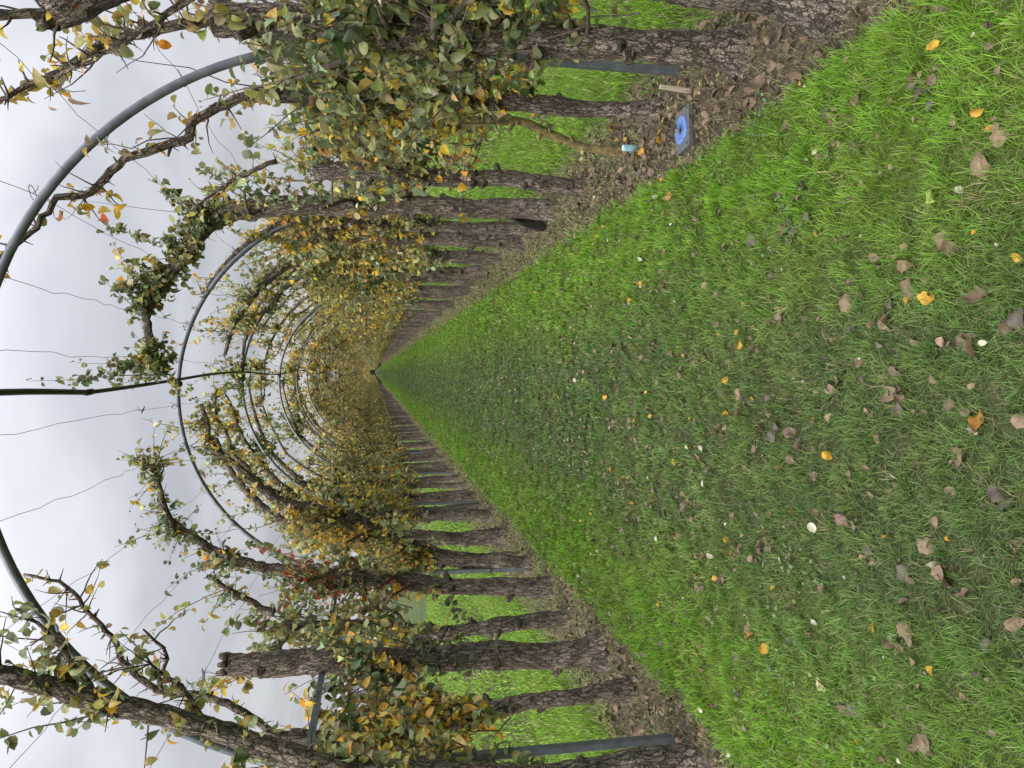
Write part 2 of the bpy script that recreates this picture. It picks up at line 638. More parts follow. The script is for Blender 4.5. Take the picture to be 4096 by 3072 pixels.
def leafy(g, P, Ls, r, weights, per_m, size, lod, bare=.0, cluster=.35, tone=1.0):
    S = len(P)
    n = r.poisson(np.maximum(Ls * per_m, .3))
    n[r.random(S) < bare] = 0
    idx = np.repeat(np.arange(S), n)
    if len(idx) == 0:
        return
    t = r.random(len(idx)) ** .85
    nodes = np.maximum(np.round(Ls[idx] / .07), 2)
    t = np.where(r.random(len(idx)) < cluster + .3, np.round(t * nodes) / nodes, t) * .97 + .03
    k = np.clip((t * 5).astype(int), 0, 4)
    fr = (t * 5 - k)[:, None]
    p = P[idx, k] * (1 - fr) + P[idx, k + 1] * fr
    dr = unit(P[idx, 5] - P[idx, 0])
    v = unit(r.normal(size=(len(idx), 3)))
    ax = unit(v * .9 + dr * .45 + np.array([0, 0, .1]))
    pl = r.uniform(.004, .02, len(idx))[:, None]
    base = p + ax * pl
    ax2 = unit(ax + np.array([0, 0, -.9]) * r.random((len(idx), 1)))
    nr = r.normal(size=(len(idx), 3)) * .7 + np.array([0, 0, .8])
    main = r.choice(len(PK), S, p=weights)
    pi = np.where(r.random(len(idx)) < .62, main[idx], r.choice(len(PK), len(idx), p=weights))
    c = PV[pi] * tone * r.uniform(.7, 1.35, (len(idx), 1)) * (1 + .12 * r.normal(size=(len(idx), 3)))
    sz = np.clip(size * r.normal(1, .32, len(idx)), size * .35, size * 1.8)
    add_leaves(g, base, ax2, nr, sz, np.clip(c, .008, .7), r, lod, 0, pet=p)


# ------------------------------------------------------------------ pear trees
def hoop(side, Y, t0, t1, off=.03, n=9, yj=0.0, r=None):
    out = []
    for k, t in enumerate(np.radians(np.linspace(t0, t1, n))):
        j = r.normal(0, .02) if r is not None else 0
        out.append((XC + side * (RH + off + j) * math.sin(t), Y + yj * k / n + (r.normal(0, .035) if r is not None else 0), ZS + (RH + off + j) * math.cos(t)))
    return out


def pear_tree(label, base, side, rt, trunk, limbs, seed, weights=NEAR, trunk_mat=None, wall=70, zlo=.65, zhi=2.1, per_m=26, limb_shoots=16, limb_per_m=16,
              size=.055, lod=0, stub=False, group=None, nlat=7, limb_weights=None, spread=.30, sides=16, upright=1.0, wall_len=(.22, .6), out=.16, tone=1.0):
    r = np.random.default_rng(seed)
    wall, per_m, limb_per_m = int(wall * (1.5 if side > 0 else 1.3)), per_m * (1.75 if lod == 0 else 1.2), limb_per_m * (1.9 if lod == 0 else 1.4)
    size = size * (.86 if lod == 0 else 1)
    O = np.array([base[0], base[1], 0.])
    root = thing('pear_tree', tuple(O), label, 'tree', group)
    ep = (0, 0, 0)
    tp = resample(trunk, .035 if lod == 0 else .12) - O
    if lod == 0:
        tp[1:, :2] += np.stack([.010 * np.sin(tp[1:, 2] * 7 + seed), .012 * np.sin(tp[1:, 2] * 5.3 + 2 * seed)], 1)
    h = np.clip(tp[:, 2], 0, None)
    rad_ = rt * (1 + .5 * np.exp(-h / .085)) * (1 + .05 * np.sin(h * 9 + seed) + .05 * np.sin(h * 17 + 2.3 * seed)) * (1 - .13 * np.linspace(0, 1, len(tp)))
    g = Geo()
    tube(g, tp, rad_, sides if lod == 0 else 8, mat=0, rough=.15 if lod == 0 else .08, seed=seed)
    # pruning knobs and short stubs
    for k in range(11 if lod == 0 else 2):
        i = r.integers(len(tp) // 7, len(tp) - 1)
        a = r.uniform(0, 6.28)
        d = np.array([math.cos(a), math.sin(a), r.uniform(.1, .8)])
        d /= np.linalg.norm(d)
        ln = r.uniform(.02, .07) + rt
        tube(g, np.array([tp[i], tp[i] + d * ln * .7, tp[i] + d * ln]), [rt * .55, rt * .4, rt * .26], 7, rough=.15, seed=seed + k)
    if stub:
        for k in range(6):
            a = k * 1.05 + r.random()
            d = np.array([math.cos(a) * rt * .75, math.sin(a) * rt * .75, 0])
            tube(g, np.array([tp[-1] + d * .8, tp[-1] + d + [0, 0, r.uniform(.01, .06)]]), [rt * .28, rt * .14], 6, rough=.2, seed=k)
    tag(g.obj('trunk', [trunk_mat or BARK], root))
    cr = Geo()
    lw = weights if limb_weights is None else limb_weights
    # laterals trained along the row
    lat = []
    for k in range(nlat):
        z = r.uniform(zlo + .05, zhi)
        i = int(np.argmin(abs(tp[:, 2] - z)))
        s = 1 if r.random() < .5 else -1
        ln = r.uniform(.18, .5)
        a = tp[i]
        p = resample([a, a + [r.normal(0, .05), s * ln * .5, r.uniform(.0, .1)], a + [r.normal(0, .09), s * ln, r.uniform(.05, .3)]], .06)
        rr = rt * r.uniform(.14, .26)
        tube(cr, p, [rr, rr * .6], 6, mat=1, rough=.12, seed=seed + 50 + k)
        lat.append(p)
    # shoots of the wall
    if wall:
        z = zlo + (zhi - zlo) * r.beta(1.25, 1.2, wall)
        st = np.stack([r.normal(0, .06, wall), r.normal(0, spread, wall), z], 1)
        near_lat = r.random(wall) < .55
        for i in np.nonzero(near_lat)[0]:
            if lat:
                p = lat[r.integers(len(lat))]
                st[i] = p[r.integers(len(p))]
        own = ~near_lat
        for i in np.nonzero(own)[0]:
            q = tp[int(np.argmin(abs(tp[:, 2] - st[i, 2])))]
            st[i] = q + [r.normal(0, .3) * rt, r.normal(0, .6) * rt, 0]
        st[:, 0] += 0
        d = np.stack([r.normal(0, .38, wall), r.normal(0, .5, wall), r.uniform(.35, 1.3, wall) * upright], 1)
        d[own, 1] *= 1.6
        d[:, 0] += side * out
        low = r.random(wall) < .07            # a few low shoots across the bare foot of the trunk
        st[low, 2] -= r.uniform(.1, .4, low.sum())
        Ls = r.uniform(*wall_len, wall)
        P = shoots(cr, st, d, Ls, r.uniform(.0032, .0065, wall), r.normal(size=(wall, 3)) * .15, r, 4 if lod == 0 else 3)
        leafy(cr, P, Ls, r, weights, per_m, size, lod, bare=.06, tone=tone)
    for li, (lp, r0, r1) in enumerate(limbs):
        p = resample(lp, .04 if lod == 0 else .16) - O
        gl = Geo()
        if lod == 0:
            p[1:-1] += r.normal(size=(len(p) - 2, 3)) * .004
        tube(gl, p, [r0, r0 * .6 + r1 * .4, r1], 12 if lod == 0 else 6, rough=.12 if lod == 0 else .08, seed=seed + 11 + li)
        for k in range(int(len(p) * (.22 if lod == 0 else .1))):
            i = r.integers(1, len(p))
            d = unit(r.normal(size=3) + [0, 0, .4])
            rl = np.interp(i / len(p), [0, 1], [r0, r1])
            tube(gl, np.array([p[i], p[i] + d * (rl + r.uniform(.015, .05))]), [rl * .5, rl * .25], 6, rough=.2, seed=k)
        gl.obj('limb', [BARK], root)
        length = np.linalg.norm(np.diff(p, axis=0), axis=1).sum()
        n = int(limb_shoots * length) + 2
        nc = max(2, int(length * 5))
        cen = r.integers(0, len(p), nc)
        i = np.clip(cen[r.integers(0, nc, n)] + np.round(r.normal(0, .055, n) / (.04 if lod == 0 else .16)).astype(int), 0, len(p) - 1)
        st = p[i]
        outw = st + O - np.array([XC, base[1], ZS]); outw[:, 1] = 0
        d = unit(outw) * r.uniform(-.45, 1.0, (n, 1)) + r.normal(size=(n, 3)) * .5 + np.array([0, 0, .35])
        Ls = r.uniform(.05, .26, n)
        longs = r.random(n) < .06
        Ls[longs] = r.uniform(.4, .8, longs.sum()); d[longs] = d[longs] * .4 + np.array([0, 0, .9])
        P = shoots(cr, st, d, Ls, r.uniform(.0032, .0058, n), r.normal(size=(n, 3)) * .25, r, 4 if lod == 0 else 3)
        leafy(cr, P, Ls, r, lw, limb_per_m, size * .92, lod, bare=.08, tone=tone)
        if lod == 0:                          # short fruiting spurs, many with a rosette of leaves
            n = int(length * 34)
            st = p[r.integers(0, len(p), n)]
            Ls = r.uniform(.018, .055, n)
            P = shoots(cr, st, r.normal(size=(n, 3)) + [0, 0, .2], Ls + r0 * .6, r.uniform(.0035, .007, n), r.normal(size=(n, 3)) * .45, r, 4)
            leafy(cr, P, Ls, r, lw, limb_per_m * (1.8 if limb_shoots > 10 else 1.0), size * .85, lod, bare=.5)
    if cr.n:
        cr.obj('crown', [LEAF, TWIG], root)
    return root


def straight(x, y, top, lean=(0, 0)):
    return [(x, y, -.08), (x + lean[0] * .3, y + lean[1] * .3, top * .35), (x + lean[0] * .65, y + lean[1] * .65, top * .7), (x + lean[0], y + lean[1], top)]


TG = None
# --- right-hand row, one by one (near the viewer)
pear_tree('thick pear trunk sawn off high up, beside the lawn edge, leaning over it', (1.25, 2.34), 1, .088,
          [(1.27, 2.34, -.08), (1.31, 2.34, .6), (1.33, 2.34, 1.4), (1.29, 2.34, 1.95), (1.19, 2.34, 2.22), (1.055, 2.35, 2.46)],
          [([(1.03, 2.35, 2.38), (1.0, 2.33, 2.5), (.955, 2.3, 2.62), (.93, 2.3, 2.8)], .014, .009),
           ([(1.18, 2.40, 2.0), (1.08, 2.55, 2.25), (1.03, 2.7, 2.45), (.97, 2.75, 2.6)], .012, .006)],
          101, GREEN, wall=34, zlo=.55, zhi=1.3, per_m=26, limb_shoots=9, limb_per_m=9, size=.046, stub=True, nlat=5, limb_weights=AMBER)
pear_tree('pear tree with cracked bark standing just beside the grey hoop post near the blue lid', (1.37, 3.0), 1, .068,
          straight(1.37, 3.0, 2.15, (-.03, .02)),
          [([(1.34, 3.02, 2.1), (1.27, 3.0, 2.35), (1.15, 2.95, 2.55), (1.02, 2.92, 2.7), (.93, 2.9, 2.85)], .022, .008)],
          102, NEAR, wall=85, zlo=.6, zhi=1.7, per_m=32, limb_shoots=20, limb_per_m=24, size=.046, nlat=9, limb_weights=AMBER)
pear_tree('slim pear tree beside the blue lid whose knobbly bare limb crosses the first hoop', (1.45, 3.96), 1, .047,
          straight(1.45, 3.96, 2.0, (-.08, -.1)),
          [([(1.37, 3.86, 1.95), (1.33, 3.75, 2.1), (1.24, 3.75, 2.27), (1.16, 3.74, 2.38), (1.1, 3.75, 2.40), (1.04, 3.75, 2.52), (.98, 3.75, 2.67), (.86, 3.76, 2.79),
             (.80, 3.75, 2.86), (.79, 3.75, 2.96), (.72, 3.75, 3.0), (.59, 3.74, 3.1), (.5, 3.72, 3.2), (.38, 3.7, 3.32)], .025, .009)],
          103, NEAR, wall=95, zlo=.7, zhi=1.75, per_m=30, limb_shoots=12, limb_per_m=13, size=.049, nlat=10, limb_weights=AMBER)
pear_tree('thin leaning pear stem with yellow lichen next to the small blue plastic tube', (1.40, 4.6), 1, .027,
          [(1.40, 4.6, -.06), (1.44, 4.6, .25), (1.49, 4.6, .48), (1.53, 4.56, .66), (1.50, 4.5, .95), (1.46, 4.5, 1.5)],
          [([(1.50, 4.6, .52), (1.57, 4.66, .64), (1.62, 4.72, .78), (1.6, 4.85, 1.0)], .016, .006)],
          104, GOLD, trunk_mat=LICHEN, wall=55, zlo=.65, zhi=1.9, per_m=24, limb_shoots=8, limb_per_m=12, size=.05, nlat=5, sides=12)
pear_tree('crooked pear trunk with a side stub, between the small plastic tube and the black spade', (1.38, 5.38), 1, .062,
          [(1.38, 5.38, -.08), (1.38, 5.38, .35), (1.40, 5.37, .7), (1.39, 5.38, 1.3), (1.41, 5.38, 1.95)],
          [(hoop(1, 5.38, 68, 46, .02, 7), .018, .008), ([(1.40, 5.38, .75), (1.47, 5.25, .95), (1.5, 5.15, 1.2)], .018, .008)],
          105, LIGHT, wall=46, out=.5, spread=.2, zlo=.8, zhi=2.0, per_m=27, limb_shoots=16, limb_per_m=14, size=.052, limb_weights=GOLD)
pear_tree('straight thick pear trunk with the black spade leaning on it, leafy limb crossing overhead', (1.39, 6.32), 1, .088,
          [(1.39, 6.32, -.08), (1.39, 6.32, .7), (1.37, 6.31, 1.5), (1.33, 6.3, 2.3), (1.27, 6.3, 2.74)],
          [([(1.29, 6.3, 2.68), (1.11, 6.3, 2.86), (.88, 6.3, 3.02), (.59, 6.3, 3.24), (.37, 6.3, 3.29), (.15, 6.3, 3.23), (-.02, 6.3, 3.15)], .060, .024)],
          106, NEAR, wall=24, out=.5, zlo=1.0, zhi=2.75, per_m=26, limb_shoots=120, limb_per_m=44, size=.056, limb_weights=GREEN)
pear_tree('dark pear trunk behind the black spade with golden leaves around it', (1.40, 7.2), 1, .06,
          straight(1.40, 7.2, 2.1, (-.02, .03)), [(hoop(1, 7.2, 70, 30, .03, 8), .035, .012)],
          107, YELLOW, out=.3, wall=70, zlo=.8, zhi=2.3, per_m=26, limb_shoots=16, limb_per_m=18, size=.05)
pear_tree('pear tree one trunk past the black spade, limb hugging the third hoop', (1.37, 7.75), 1, .082,
          straight(1.37, 7.75, 2.15, (.02, 0)), [(hoop(1, 9.4, 62, 12, .05, 9), .05, .022)],
          108, GOLD, wall=80, zlo=.8, zhi=2.2, per_m=26, limb_shoots=26, limb_per_m=22, size=.05, limb_weights=NEAR)

# --- left-hand row
pear_tree('massive mossy pear limb curving over the first hoop, opposite the blue lid', (-1.92, 3.42), -1, .074,
          [(-1.92, 3.42, -.08), (-1.92, 3.43, .5), (-1.89, 3.43, 1.1), (-1.80, 3.42, 1.7)],
          [([(-1.80, 3.42, 1.68), (-1.62, 3.41, 2.08), (-1.50, 3.4, 2.35), (-1.39, 3.4, 2.68), (-1.29, 3.4, 2.92), (-1.21, 3.39, 3.1), (-1.02, 3.37, 3.25), (-.8, 3.35, 3.33)], .050, .034),
           ([(-1.39, 3.4, 2.68), (-1.25, 3.42, 2.78), (-1.1, 3.45, 2.9), (-1.0, 3.46, 3.02)], .015, .006),
           ([(-1.55, 3.42, 2.25), (-1.42, 3.5, 2.36), (-1.3, 3.55, 2.52)], .013, .005)],
          201, LIGHT, wall=60, zlo=.7, zhi=1.65, per_m=26, limb_shoots=22, limb_per_m=20, size=.052, limb_weights=LIGHT)
pear_tree('slim knobbly pear trunk between the grey post and the sawn stump-topped trunk', (-1.92, 4.28), -1, .05,
          [(-1.92, 4.28, -.08), (-1.92, 4.28, .35), (-1.93, 4.28, .7), (-2.02, 4.27, 1.05), (-2.08, 4.25, 1.5), (-2.0, 4.22, 2.0)],
          [([(-2.0, 4.22, 1.95), (-1.95, 4.2, 2.1), (-1.86, 4.2, 2.19), (-1.76, 4.2, 2.36), (-1.71, 4.2, 2.5), (-1.70, 4.2, 2.62), (-1.62, 4.2, 2.74), (-1.51, 4.2, 2.83), (-1.39, 4.2, 2.88),
             (-1.25, 4.2, 3.0), (-1.11, 4.2, 3.1), (-1.04, 4.2, 3.3)], .024, .007),
           ([(-1.70, 4.2, 2.62), (-1.62, 4.2, 2.66), (-1.52, 4.22, 2.62), (-1.42, 4.22, 2.68), (-1.36, 4.22, 2.74)], .014, .005)],
          202, YELLOW, wall=115, zlo=.75, zhi=1.75, per_m=26, limb_shoots=9, limb_per_m=7, size=.055, limb_weights=AMBER)
pear_tree('thick pear trunk sawn off flat above head height with leaves around its middle', (-1.92, 4.94), -1, .092,
          [(-1.92, 4.94, -.08), (-1.92, 4.95, .6), (-1.90, 4.97, 1.4), (-1.86, 5.0, 2.46)], [],
          203, GREEN, wall=42, zlo=.8, zhi=1.6, per_m=28, size=.055, stub=True, nlat=6)
pear_tree('pear trunk bent at the knee just past the flat-sawn thick trunk', (-1.96, 5.8), -1, .06,
          [(-1.96, 5.8, -.08), (-1.97, 5.8, .3), (-2.02, 5.8, .75), (-1.99, 5.8, 1.3), (-1.93, 5.8, 1.9), (-1.9, 5.8, 2.2)],
          [(hoop(-1, 5.8, 66, 48, .05, 6), .03, .013)],
          204, LIGHT, wall=70, zlo=.8, zhi=2.3, per_m=24, limb_shoots=34, limb_per_m=12, size=.055)
pear_tree('pear tree with red leaves on its trunk and a bare limb ending in the sky', (-1.90, 6.43), -1, .076,
          [(-1.90, 6.43, -.08), (-1.88, 6.45, .6), (-1.8, 6.48, 1.3), (-1.71, 6.5, 1.96)],
          [([(-1.72, 6.5, 1.9), (-1.66, 6.5, 2.33), (-1.59, 6.5, 2.59), (-1.5, 6.5, 2.81), (-1.36, 6.5, 2.99), (-1.22, 6.5, 3.17), (-.97, 6.5, 3.25), (-.76, 6.5, 3.28)], .056, .017)],
          205, RUSTY, wall=70, zlo=.9, zhi=2.2, per_m=22, limb_shoots=85, limb_per_m=20, size=.05, limb_weights=NEAR)
pear_tree('pear tree with a long bare limb arching over, past the red-leaved tree', (-1.90, 7.26), -1, .082,
          [(-1.90, 7.26, -.08), (-1.84, 7.28, .7), (-1.6, 7.3, 1.4), (-1.37, 7.3, 1.8)],
          [([(-1.38, 7.3, 1.78), (-1.28, 7.3, 2.13), (-1.2, 7.3, 2.43), (-.89, 7.3, 2.78), (-.67, 7.3, 3.0), (-.44, 7.3, 3.06), (-.3, 7.3, 3.1)], .054, .018)],
          206, YELLOW, wall=75, zlo=.8, zhi=2.1, per_m=24, limb_shoots=70, limb_per_m=18, size=.05)
pear_tree('thin young pear stem leaning between two thick trunks past the second hoop', (-1.97, 7.9), -1, .035,
          straight(-1.97, 7.9, 1.7, (-.08, .05)), [], 207, GREEN, wall=40, zlo=.6, zhi=1.7, per_m=24, size=.048, nlat=4, sides=12)
pear_tree('thick pear trunk past the thin young stem, limb bent over towards the third hoop', (-1.94, 8.65), -1, .085,
          straight(-1.94, 8.65, 2.1, (.06, .05)), [(hoop(-1, 8.6, 66, 18, .05, 9), .055, .025)],
          208, LIGHT, wall=75, zlo=.85, zhi=2.2, per_m=24, limb_shoots=24, limb_per_m=14, size=.05)

# --- the rest of both rows: variants, then copies
bank = {1: [], -1: []}
farbank = {1: [], -1: []}
vr = np.random.default_rng(77)
slots = []
for side, y, x in ((1, 8.95, 1.37), (-1, 9.75, -1.92)):
    k = 0
    while y < YEND - 1:
        slots.append((side, y, x + vr.normal(0, .035), k))
        y += vr.uniform(.62, .98)
        k += 1
count = {}
NV = 7
for side, y, x, k in slots:
    bay = int((y - A0) // AS)
    key = (side, bay)
    count[key] = count.get(key, 0) + 1
    row = 'on the blue lid side' if side == 1 else 'opposite the blue lid side'
    if bay <= 7:
        label = f'{ORD[count[key] - 1]} pear tree past the {ORD[bay]} hoop in the row {row}'
        group = 'pear trees of the tunnel rows'
    else:
        label = f'distant pear tree deep in the tunnel in the row {row}'
        group = 'distant pear trees ' + row
    deep = y > 22 and len(farbank[side]) < 5
    if k < NV or deep:
        if deep: k = 6
        end = vr.choice([50, 30, 15, 2, -8, 22, 40]) if not deep else [8, -6, 25, 0, 14][len(farbank[side])]
        far = k > 3
        w = [LIGHT, YELLOW, GREEN, FARP, GOLD, NEAR, FARP][k]
        rt = vr.uniform(.042, .082)
        o = pear_tree(label, (x, y), side, rt, straight(x, y, 2.05, (side * .04 + vr.normal(0, .05), vr.normal(0, .09))),
                      [(hoop(side, y, 68, end, .03, 9, vr.normal(0, .4), vr), rt * (.36 if deep else .5), .010)],
                      300 + k + 50 * (side > 0) + 7 * len(farbank[side]) * deep, w, wall=118, zlo=.72, zhi=2.4, per_m=30, limb_shoots=120 if deep else 46, limb_per_m=34 if deep else 22, size=.056 if not far else .062,
                      lod=0 if k < 3 else 1, group=group, spread=.36, tone=1.12 if k < 3 else 1.28)
        if deep:
            farbank[side].append(o)
        elif k >= 1:
            bank[side].append(o)
    else:
        bk_ = farbank[side] if y > 22 else bank[side]
        src = bk_[int(vr.integers(len(bk_)))]
        o = copy_tree(src)
        o.location = (x, y, 0)
        o.scale = (vr.uniform(.97, 1.03), vr.choice([-1, 1]) * vr.uniform(.8, 1.25), vr.uniform(.95, 1.05))
        tag(o, label, 'tree', group)

# past the last single tree both rows run on as one mass
fr = np.random.default_rng(55)
g = Geo()
for side in (1, -1):
    y = YEND
    while y < A0 + AS * NA:
        x = 1.37 if side > 0 else -1.92
        tube(g, [(x, y, -.05), (x, y, 1.2), (XC + side * RH * .97, y, 2.1)] + hoop(side, y, 55, fr.uniform(5, 40), .03, 4), [.08, .06, .03, .015], 5, mat=1)
        n = 420
        th = np.radians(fr.uniform(-5, 75, n) ** 1.0)
        low = fr.random(n) < .5
        p = np.stack([XC + side * (RH + fr.normal(0, .15, n)) * np.sin(th), y + fr.normal(0, .4, n), ZS + (RH + fr.normal(0, .15, n)) * np.cos(th)], 1)
        p[low, 0] = x + fr.normal(0, .16, low.sum()); p[low, 2] = fr.uniform(.75, 2.2, low.sum())
        c = PV[fr.choice(len(PK), n, p=FARP)] * 1.28 * fr.uniform(.6, 1.3, (n, 1))
        add_leaves(g, p, fr.normal(size=(n, 3)), fr.normal(size=(n, 3)) + [0, 0, .5], fr.uniform(.1, .2, n), c, fr, 1)
        y += 1.05
tag(g.obj('far_foliage', [LEAF, BARK]), 'far end of both pear tree rows merging into one brown and olive mass', 'trees', kind='stuff')

# ------------------------------------------------------------------ hoops
def make_hoop(label, y, group):
    root = thing('steel_hoop', (XC, y, 0), label, 'garden arch', group)
    g = Geo()
    t = np.linspace(-math.pi / 2, math.pi / 2, 61)
    p = np.stack([RH * np.sin(t), 0 * t, ZS + RH * np.cos(t)], 1)
    tube(g, p, .0205, 12)
    g.obj('hoop_tube', STEEL, root)
    for s in (-1, 1):
        g = Geo()
        w, d_ = .021, .019
        b = .005
        prof = [(-w + b, -d_), (w - b, -d_), (w, -d_ + b), (w, d_ - b), (w - b, d_), (-w + b, d_), (-w, d_ - b), (-w, -d_ + b)]
        v = [(s * RH + a, c, z) for z in (-.15, ZS + .03) for a, c in prof]
        g.add(v, [(i, (i + 1) % 8, 8 + (i + 1) % 8, 8 + i) for i in range(8)], [(8, 8 + i, 8 + i + 1) for i in range(1, 7)])
        g.obj('leg', STEEL, root, smooth=False)
        g = Geo()
        tube(g, [(s * RH, 0, ZS - .07), (s * RH, 0, ZS + .09)], .029, 12)
        g.obj('joint_sleeve', STEEL, root)
    g = Geo()
    tube(g, [(.09, -.028, ZS + RH - .002), (.09, .03, ZS + RH - .002)], .034, 10)
    g.obj('ridge_clamp', PIPE, root)
    return root


proto = None
for k in range(NA):
    if k < 10:
        label, group = f'{ORD[k]} grey steel hoop over the lawn, counted from the viewer', 'steel hoops of the tunnel'
    else:
        label, group = 'thin grey steel hoop far down the tunnel', 'distant steel hoops'
    if proto is None:
        proto = make_hoop(label, A0, group)
    else:
        o = copy_tree(proto)
        o.location = (XC + random.gauss(0, .022), A0 + AS * k + random.gauss(0, .03), random.gauss(-.01, .028))
        o.rotation_euler = (random.gauss(0, .008), random.gauss(0, .007), random.gauss(0, .012))
        tag(o, label, 'garden arch', group)

# side rails: flat perforated bars tied outside the hoops
for s, z, lab in ((1, 1.77, 'flat grey steel rail running along the row on the blue lid side'), (-1, 1.87, 'flat grey steel rail running along the row opposite the blue lid')):
    g = Geo()
    x = XC + s * (RH + .034)
    box(g, (x - .004, .3, z - .02), (x + .004, A0 + AS * NA, z + .02))
    o = tag(g.obj('side_rail', STEEL, smooth=False), lab, 'rail', 'side rails')
    g = Geo()
    for y in np.arange(1.0, 14, .03):
        if (y % .45) < .16:
            box(g, (x - .0055, y, z - .005), (x + .0055, y + .012, z + .005))
    h = g.obj('slot_hole', PIPE, o, smooth=False)

# ridge pipe
pp = [(-.10, 1.2, 3.235), (-.10, 3.0, 3.24), (-.10, 3.83, 3.24), (-.11, 4.33, 3.24), (-.13, 4.92, 3.235), (-.11, 5.81, 3.24), (-.075, 7.05, 3.245), (-.03, 8.52, 3.24), (-.01, 10.6, 3.24), (-.05, 14.11, 3.24), (.03, 18.68, 3.24)]
y = 20.2
while y < YEND:
    pp.append((-.05 + random.gauss(0, .05), y, 3.235 + random.gauss(0, .02)))
    y += 1.9
root = thing('ridge_pipe', (0, 0, 0), 'long black pipe running under the tops of the hoops', 'pipe')
g = Geo()
k0 = 5
tube(g, resample(pp[:k0], .2), .0165, 10)
g.obj('pipe_run', PIPE, root)
g = Geo()
tube(g, resample(pp[k0 - 1:], .2), .0135, 10)
g.obj('pipe_run', PIPE, root)
g = Geo()
tube(g, np.array([pp[k0 - 1]]) + np.array([[0, -.05, 0], [.004, .05, 0]]), .0195, 10)
g.obj('joint_sleeve', PIPE, root)

# training wires with hand-tied knots
WA = [-58, -44, -31, -17, -4, 9, 20, 33, 46, 60]
WN = ['lowest wire on the flat-sawn trunk side', 'second wire up on the flat-sawn trunk side', 'third wire up on the flat-sawn trunk side', 'fourth wire up on the flat-sawn trunk side',
      'thin wire just beside the black ridge pipe, flat-sawn trunk side', 'thin wire just beside the black ridge pipe, blue lid side', 'fourth wire up on the blue lid side',
      'third wire up on the blue lid side', 'second wire up on the blue lid side', 'lowest wire on the blue lid side']
wr = np.random.default_rng(9)
for a, lab in zip(WA, WN):
    t = math.radians(a)
    root = thing('training_wire', (0, 0, 0), lab + ', kinked and strung between hoops', 'wire', 'training wires')
    pts = []
    y = .6
    while y < YEND:
        ph = ((y - A0) % AS) / AS
        sag = .03 * math.sin(math.pi * ph)
        j = wr.normal(0, .008 if y < 12 else .004)
        rr = RH + .028 - sag
        pts.append((XC + rr * math.sin(t) + j, y, ZS + rr * math.cos(t) + wr.normal(0, .007)))
        y += wr.uniform(.12, .3) if y < 12 else AS / 4
    g = Geo()
    tube(g, np.array(pts), .0014, 4)
    g.obj('wire_strand', WIRE, root)
    g = Geo()
    for yk in (A0, A0 + wr.uniform(.5, 1.5), A0 + wr.uniform(1.8, 3), A0 + AS, A0 + 2 * AS):
        if yk not in (A0, A0 + AS, A0 + 2 * AS) and wr.random() < .72:
            continue
        i = int(np.argmin([abs(q[1] - yk) for q in pts]))
        c0 = np.array(pts[i])
        n = 22
        th = np.linspace(0, wr.uniform(9, 15), n)
        rr = np.linspace(.006, .026, n) if yk not in (A0, A0 + AS, A0 + 2 * AS) else np.linspace(.027, .03, n)
        e1, e2 = unit(wr.normal(size=3)), unit(wr.normal(size=3))
        p = c0 + np.outer(rr * np.cos(th), e1) + np.outer(rr * np.sin(th), e2)
        p = np.vstack([p, p[-1] + unit(wr.normal(size=3)) * .05])
        tube(g, p, .0019, 4)
        for q in range(2):
            d = unit(wr.normal(size=3))
            tube(g, np.array([c0, c0 + d * .03, c0 + d * .05 + wr.normal(size=3) * .012]), .0019, 4)
    g.obj('tie_knot', WIRE, root)

# ------------------------------------------------------------------ small things in the beds
root = thing('valve_cover', (1.215, 3.56, -.012), 'square grey valve cover with a round blue lid, set in the soil bed', 'cover', rz=rad(4))
STONE = simple_mat('rough_grey_plate', (.035, .037, .038), (.125, .13, .13), 130, .85, .2, 0, .7, .004)
BLUE = simple_mat('scuffed_blue_plastic', (.04, .085, .21), (.11, .20, .42), 60, .5, .4, 0, .15)
g = Geo(); box(g, (-.105, -.085, 0), (.105, .085, .040)); o = g.obj('plate', STONE, root, smooth=False)
mod = o.modifiers.new('edge', 'BEVEL'); mod.width = .004; mod.segments = 2
g = Geo(); box(g, (-.11, -.108, -.02), (.11, -.086, .032)); g.obj('front_edge', simple_mat('dark_wood_edge', (.03, .025, .02), (.07, .06, .05), 40, .9, .1), root, smooth=False)
g = Geo()
n = 40
th = np.linspace(0, 2 * math.pi, n, endpoint=False)
prof = [(.070, .040), (.070, .046), (.066, .049), (.018, .049), (.0155, .046), (.0155, .030)]
v = np.concatenate([np.stack([rr * np.cos(th), rr * np.sin(th), np.full(n, z)], 1) for rr, z in prof])
q = [(i * n + j, i * n + (j + 1) % n, (i + 1) * n + (j + 1) % n, (i + 1) * n + j) for i in range(5) for j in range(n)]
g.add(v, q); g.obj('lid', BLUE, root)
g = Geo(); tube(g, [(0, 0, .0405), (0, 0, .0425)], .0152, 24); g.obj('lid_hole', IRON, root)
for sx in (-1, 1):
    for sy in (-1, 1):
        g = Geo(); tube(g, [(sx * .088, sy * .068, .0385), (sx * .088, sy * .068, .0435)], .006, 8); g.obj('screw', IRON, root)

